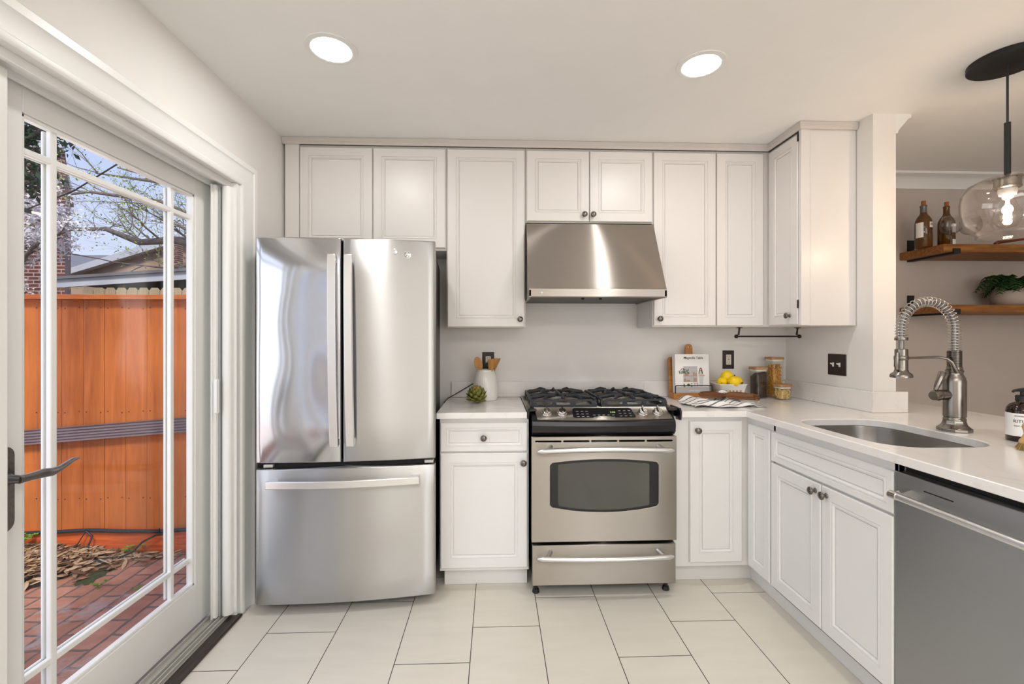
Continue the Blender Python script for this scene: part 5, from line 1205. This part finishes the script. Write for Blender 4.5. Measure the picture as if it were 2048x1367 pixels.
# flat stone at the left
random.seed(21)
m = MB().lathe([(0.19, 0.0), (0.23, 0.012), (0.235, 0.03), (0.22, 0.042), (0.20, 0.045)], (-3.12, 2.70, heap(-3.1, 2.7) + 0.055), 14)
for v in m.v: v.x += random.uniform(-.015, .015); v.y += random.uniform(-.012, .012)
for v in m.v: v.z += 0.0
m.lathe([(0.14, -0.065), (0.17, -0.04), (0.165, 0.0)], (-3.15, 2.72, heap(-3.1, 2.7) + 0.055), 12)
tag(m.build('flat_stone', M['stone'], None, ang=30), 'flat grey stone slab lying on leaf litter beside the fence', 'stone')
def weed(label, c, n, s):
    t = thing('weed', label, 'weed', c, 0, 'small weeds on the patio'); m = MB()
    for i in range(n):
        a = random.uniform(0, 2 * pi); r = random.uniform(0.2, 1) * s; h = random.uniform(0.3, 0.9) * s; p = Vector((c[0] + r * cos(a), min(c[1] + r * sin(a) * .7, 2.96), c[2] + h))
        b0 = Vector(c) + Vector((0, 0, 0.001)); m.tube([b0, (b0 + p) / 2 + Vector((0, 0, 0.2 * s)), p], 0.0012, 4)
        for k in range(5):
            q = 2 * pi * k / 5; d_ = Vector((cos(q), sin(q) * .8, 0.25)); s_ = Vector((-sin(q), cos(q), 0)); l = 0.30 * s; pp = [p, p + d_ * l * .5 + s_ * l * .32, p + d_ * l, p + d_ * l * .5 - s_ * l * .32]
            m.add([(v.x, min(v.y, 2.97), max(v.z, ZG + 0.001)) for v in pp], [(0, 1, 2, 3)])
    m.build('leaves', M['weed'], t, fix=False, ang=0)
weed('tuft of green weed sprouting from the middle of the leaf litter', (-2.72, 2.55, heap(-2.72, 2.55)), 16, 0.075)
weed('tuft of green weed at the fence foot beside the black plug', (-2.31, 2.93, ZG + 0.01), 10, 0.07)
weed('tuft of green weed above the flat stone against the fence', (-2.93, 2.88, heap(-2.93, 2.88) + 0.05), 16, 0.07)
weed('low green weed at the front edge of the leaf litter', (-2.70, 2.38, ZG + 0.02), 9, 0.05)
weed('small green weed in a brick joint just in front of the moss', (-2.20, 2.56, ZG), 8, 0.045)
weed('tiny green weed in a brick joint, rightmost of the patio weeds', (-1.96, 2.53, ZG), 6, 0.035)
m = MB().grid(10, 18, lambda u_, v_: (-2.385 + 0.10 * u_ + 0.008 * sin(v_ * 17), 2.60 + 0.20 * v_ + 0.008 * sin(u_ * 13), ZG + 0.0012 + 0.004 * sin(pi * u_) * sin(pi * v_)))
mm = plain('moss', '#4d5530', 1.0, var=0.35, nscale=50, bump=0.8, bscale=200)
tag(m.build('moss_patch', mm, None, ang=80, fix=False), 'dark green moss covering one patio brick near the fence', 'moss', kind='stuff')

# neighbour's brick house, shed, far houses
nh = thing('brick_house', 'dark red brick house wall beyond the fence at left', 'house', (-12, 12, ZG))
MB().prism([(-16.0, 10.0), (-9.28, 10.0), (-13.0, 14.2), (-19.5, 14.2)], ZG - 0.06, 5.4).build('wall', M['house'], nh)
MB().prism([(-16.2, 9.85), (-9.2, 9.85), (-13.0, 14.3), (-19.6, 14.3)], 5.4, 5.6).build('roof_edge', M['fascia'], nh)
sh_ = thing('garden_shed', 'low shed roof with white fascia behind the orange fence', 'shed', (-5, 7.5, ZG))
rf = [(-6.31, 2.035), (-3.0, 2.40), (-3.0, 2.57), (-6.31, 2.165)]
MB().prism([(-6.31, 2.04), (-2.0, 2.35), (-2.0, 2.475), (-6.31, 2.165)], 6.5, 6.54, plane='XZ').build('fascia', M['fascia'], sh_)
MB().prism([(-6.34, 2.15), (-2.0, 2.46), (-2.0, 2.50), (-6.34, 2.19)], 6.46, 9.5, plane='XZ').build('roof', M['roof'], sh_)
MB().box(-5.95, -2.0, 6.8, 9.4, ZG - 0.06, 2.02).build('wall', M['tan'], sh_)
pk = thing('picket_fence', 'pale unpainted picket fence with scalloped tops in front of the shed', 'fence', (-4, 6.0, ZG))
m = MB()
for k in range(24):
    x = -5.35 + 0.14 * k; m.prism([(x, ZG - 0.06), (x + 0.13, ZG - 0.06), (x + 0.13, 1.96), (x + 0.10, 2.0), (x + 0.03, 2.0), (x, 1.96)], 6.0, 6.02, plane='XZ')
m.build('pickets', M['picket'], pk)
parts('rail', [MB().box(-5.4, -2.0, 6.022, 6.06, z, z + 0.1) for z in (0.4, 1.5)], M['picket'], pk)
gh = thing('gabled_house', 'far tan gabled house seen through the branches', 'house', (-12, 19, ZG))
MB().prism([(-16.0, ZG - .06), (-7.0, ZG - .06), (-7.0, 3.2), (-12.2, 5.1), (-16.0, 3.9)], 18.0, 22.0, plane='XZ').build('gable_wall', M['tan'], gh)
MB().prism([(-12.2, 5.1), (-6.6, 3.1), (-6.6, 3.35), (-12.2, 5.4), (-16.4, 4.0), (-16.4, 3.78)], 17.7, 22.2, plane='XZ').build('roof', M['fascia'], gh)
MB().box(-12.3, -11.9, 17.2, 17.5, 3.0, 4.9).build('chimney', M['house'], gh)
ro = thing('row_house', 'distant row of houses with a low grey roof beyond the shed', 'house', (-26, 32, ZG))
MB().box(-34.0, -10.0, 31.0, 38.0, ZG - .06, 5.6).build('wall', M['tan'], ro)
MB().prism([(30.6, 5.5), (34.5, 7.6), (38.4, 5.5)], -34.2, -9.8, plane='YZ').build('roof', M['roof'], ro)

# trees: tapering limbs with twigs; buds, leaves or blossom as one foliage part
def tree(name, label, base, limbs, wood_m, leaf_m, leaf_name, n_tw, twl, leaf_n, leaf_s, seed, gr=None, depth=2):
    random.seed(seed); t = thing(name, label, 'tree', base, 0, gr); m = MB(); tips = []
    def grow(p, d, L, r, lev):
        n = 6; pts = [p.copy()]; dd = d.normalized()
        for i in range(n):
            dd = (dd + Vector((random.uniform(-.3, .3), random.uniform(-.3, .3), random.uniform(-.22, .26)))).normalized(); p = p + dd * (L / n); pts.append(p.copy())
        m.tube(pts, [r * (1 - 0.75 * i / n) for i in range(n + 1)], 5 if lev else 6, cap=False)
        tips.extend(pts[2:])
        if lev < depth:
            for k in range(n_tw - lev):
                i = random.randint(1, n); q = (dd + Vector((random.uniform(-.9, .9), random.uniform(-.9, .9), random.uniform(-.5, .8)))).normalized(); grow(pts[i], q, L * random.uniform(.45, .7), r * (1 - 0.75 * i / n) * 0.62, lev + 1)
    for pts, r0, r1 in limbs:
        pts = [Vector(p) for p in pts]; n = len(pts); m.tube(pts, [r0 + (r1 - r0) * i / (n - 1) for i in range(n)], 8)
        for i in range(1, n):
            for k in range(3):
                q = random.random(); p = pts[i - 1].lerp(pts[i], q); d = (pts[i] - pts[i - 1]).normalized() + Vector((random.uniform(-.8, .8), random.uniform(-.8, .8), random.uniform(-.6, .9)))
                if p.z > 1.6: grow(p, d, twl * random.uniform(.6, 1.2), max(0.010, (r0 + (r1 - r0) * i / (n - 1)) * 0.33), 0)
    m.build('branches', wood_m, t, ang=80, fix=False)
    f = MB()
    for i in range(leaf_n):
        p = random.choice(tips) + Vector((random.gauss(0, 1), random.gauss(0, 1), random.gauss(0, 1))) * leaf_s * 1.6
        a = Vector((random.gauss(0, 1), random.gauss(0, 1), random.gauss(0, 1))).normalized(); b_ = a.orthogonal().normalized(); b_ = Matrix.Rotation(random.uniform(0, 6), 3, a) @ b_; c = a.cross(b_); s_ = leaf_s * random.uniform(.6, 1.3)
        f.add([p - b_ * s_, p - c * s_ * .45 + a * s_ * .12, p + b_ * s_, p + c * s_ * .45 + a * s_ * .12], [(0, 1, 2, 3)])
    f.build(leaf_name, leaf_m, t, fix=False, ang=0)
    return t
tree('budding_tree', 'budding spring tree with long bare limbs spreading over the fence', (-2.6, 7.4, ZG),
     [([(-2.6, 7.4, ZG), (-2.7, 7.4, 1.6), (-3.1, 7.3, 2.5)], 0.16, 0.12), ([(-3.1, 7.3, 2.5), (-4.2, 7.1, 2.78), (-4.9, 7.0, 2.84), (-5.4, 7.0, 2.80), (-5.9, 7.0, 3.0), (-6.7, 7.0, 2.98)], 0.085, 0.022),
      ([(-2.8, 7.3, 2.3), (-3.6, 7.0, 3.5), (-4.8, 6.8, 4.3), (-6.0, 6.6, 4.9)], 0.07, 0.015), ([(-2.8, 7.3, 2.3), (-3.8, 7.2, 3.2), (-5.0, 7.2, 3.75), (-6.3, 7.3, 3.95)], 0.06, 0.012),
      ([(-2.8, 7.3, 2.3), (-3.4, 6.4, 3.4), (-4.3, 6.0, 3.9), (-5.2, 5.8, 4.0)], 0.05, 0.010), ([(-2.8, 7.3, 2.3), (-3.9, 6.8, 2.9), (-4.8, 6.6, 3.3), (-5.7, 6.5, 3.4), (-6.4, 6.5, 3.3)], 0.05, 0.010),
      ([(-2.8, 7.3, 2.3), (-4.4, 8.2, 3.3), (-5.8, 8.6, 4.2), (-7.2, 8.8, 4.6)], 0.06, 0.012), ([(-3.4, 7.2, 2.6), (-4.4, 7.4, 2.6), (-5.4, 7.6, 2.5), (-6.3, 7.6, 2.6)], 0.03, 0.008)],
     M['bark'], M['bud'], 'buds', 5, 1.05, 6500, 0.019, 31)
tree('blossom_tree', 'white blossoming tree in front of the brick house', (-5.9, 5.6, ZG),
     [([(-5.9, 5.6, ZG), (-5.85, 5.6, 1.7), (-5.75, 5.6, 2.2)], 0.08, 0.045), ([(-5.75, 5.6, 2.2), (-5.45, 5.5, 2.45), (-5.1, 5.5, 2.6)], 0.03, 0.010), ([(-5.75, 5.6, 2.2), (-5.55, 5.6, 2.7), (-5.25, 5.5, 3.0)], 0.03, 0.010), ([(-5.75, 5.6, 2.2), (-5.9, 5.5, 2.6), (-5.8, 5.5, 2.95)], 0.03, 0.010)],
     M['bark'], M['blossom'], 'blossom', 3, 0.42, 4200, 0.024, 12)
tree('evergreen_holly', 'dark glossy evergreen overhanging the fence at top left', (-5.2, 4.4, ZG),
     [([(-5.2, 4.4, ZG), (-5.15, 4.4, 1.8), (-4.95, 4.35, 2.5)], 0.07, 0.05), ([(-4.95, 4.35, 2.5), (-4.4, 4.2, 2.98), (-4.05, 4.2, 3.25), (-3.75, 4.2, 3.65)], 0.035, 0.022), ([(-4.95, 4.35, 2.5), (-4.5, 4.2, 2.75), (-4.2, 4.2, 2.95)], 0.03, 0.01), ([(-4.95, 4.35, 2.5), (-4.5, 4.1, 2.62), (-4.12, 4.1, 2.72)], 0.03, 0.01)],
     M['barkd'], M['leafd'], 'leaves', 3, 0.26, 1700, 0.036, 5, depth=1)
# string light
sl_ = thing('string_light', 'outdoor string light with a glowing amber bulb near the evergreen', 'string light', (-2.57, 2.6, 2.05))
MB().tube([(-1.43, 2.3, 2.55), (-1.9, 2.42, 2.30), (-2.3, 2.53, 2.14), (-2.62, 2.6, 2.055), (-3.1, 2.7, 2.06), (-3.9, 2.85, 2.2), (-5.2, 2.95, 2.5), (-5.2, 3.04, 2.5), (-5.2, 3.04, 1.617)], 0.004, 6).build('wire', M['cable'], sl_, ang=60)
MB().tube([(-2.63, 2.6, 2.052), (-2.60, 2.6, 2.043)], 0.013, 10).build('socket', M['blackm'], sl_)
b_ = MB().tube([(-2.60, 2.6, 2.043), (-2.58, 2.6, 2.038), (-2.555, 2.6, 2.031), (-2.53, 2.6, 2.024), (-2.515, 2.6, 2.02)], [0.009, 0.016, 0.021, 0.017, 0.004], 14).build('bulb', M['jar'], sl_, ang=80)
MB().tube([(-2.59, 2.6, 2.041), (-2.53, 2.6, 2.025)], [0.004, 0.008], 8).build('filament', M['glow'], b_)
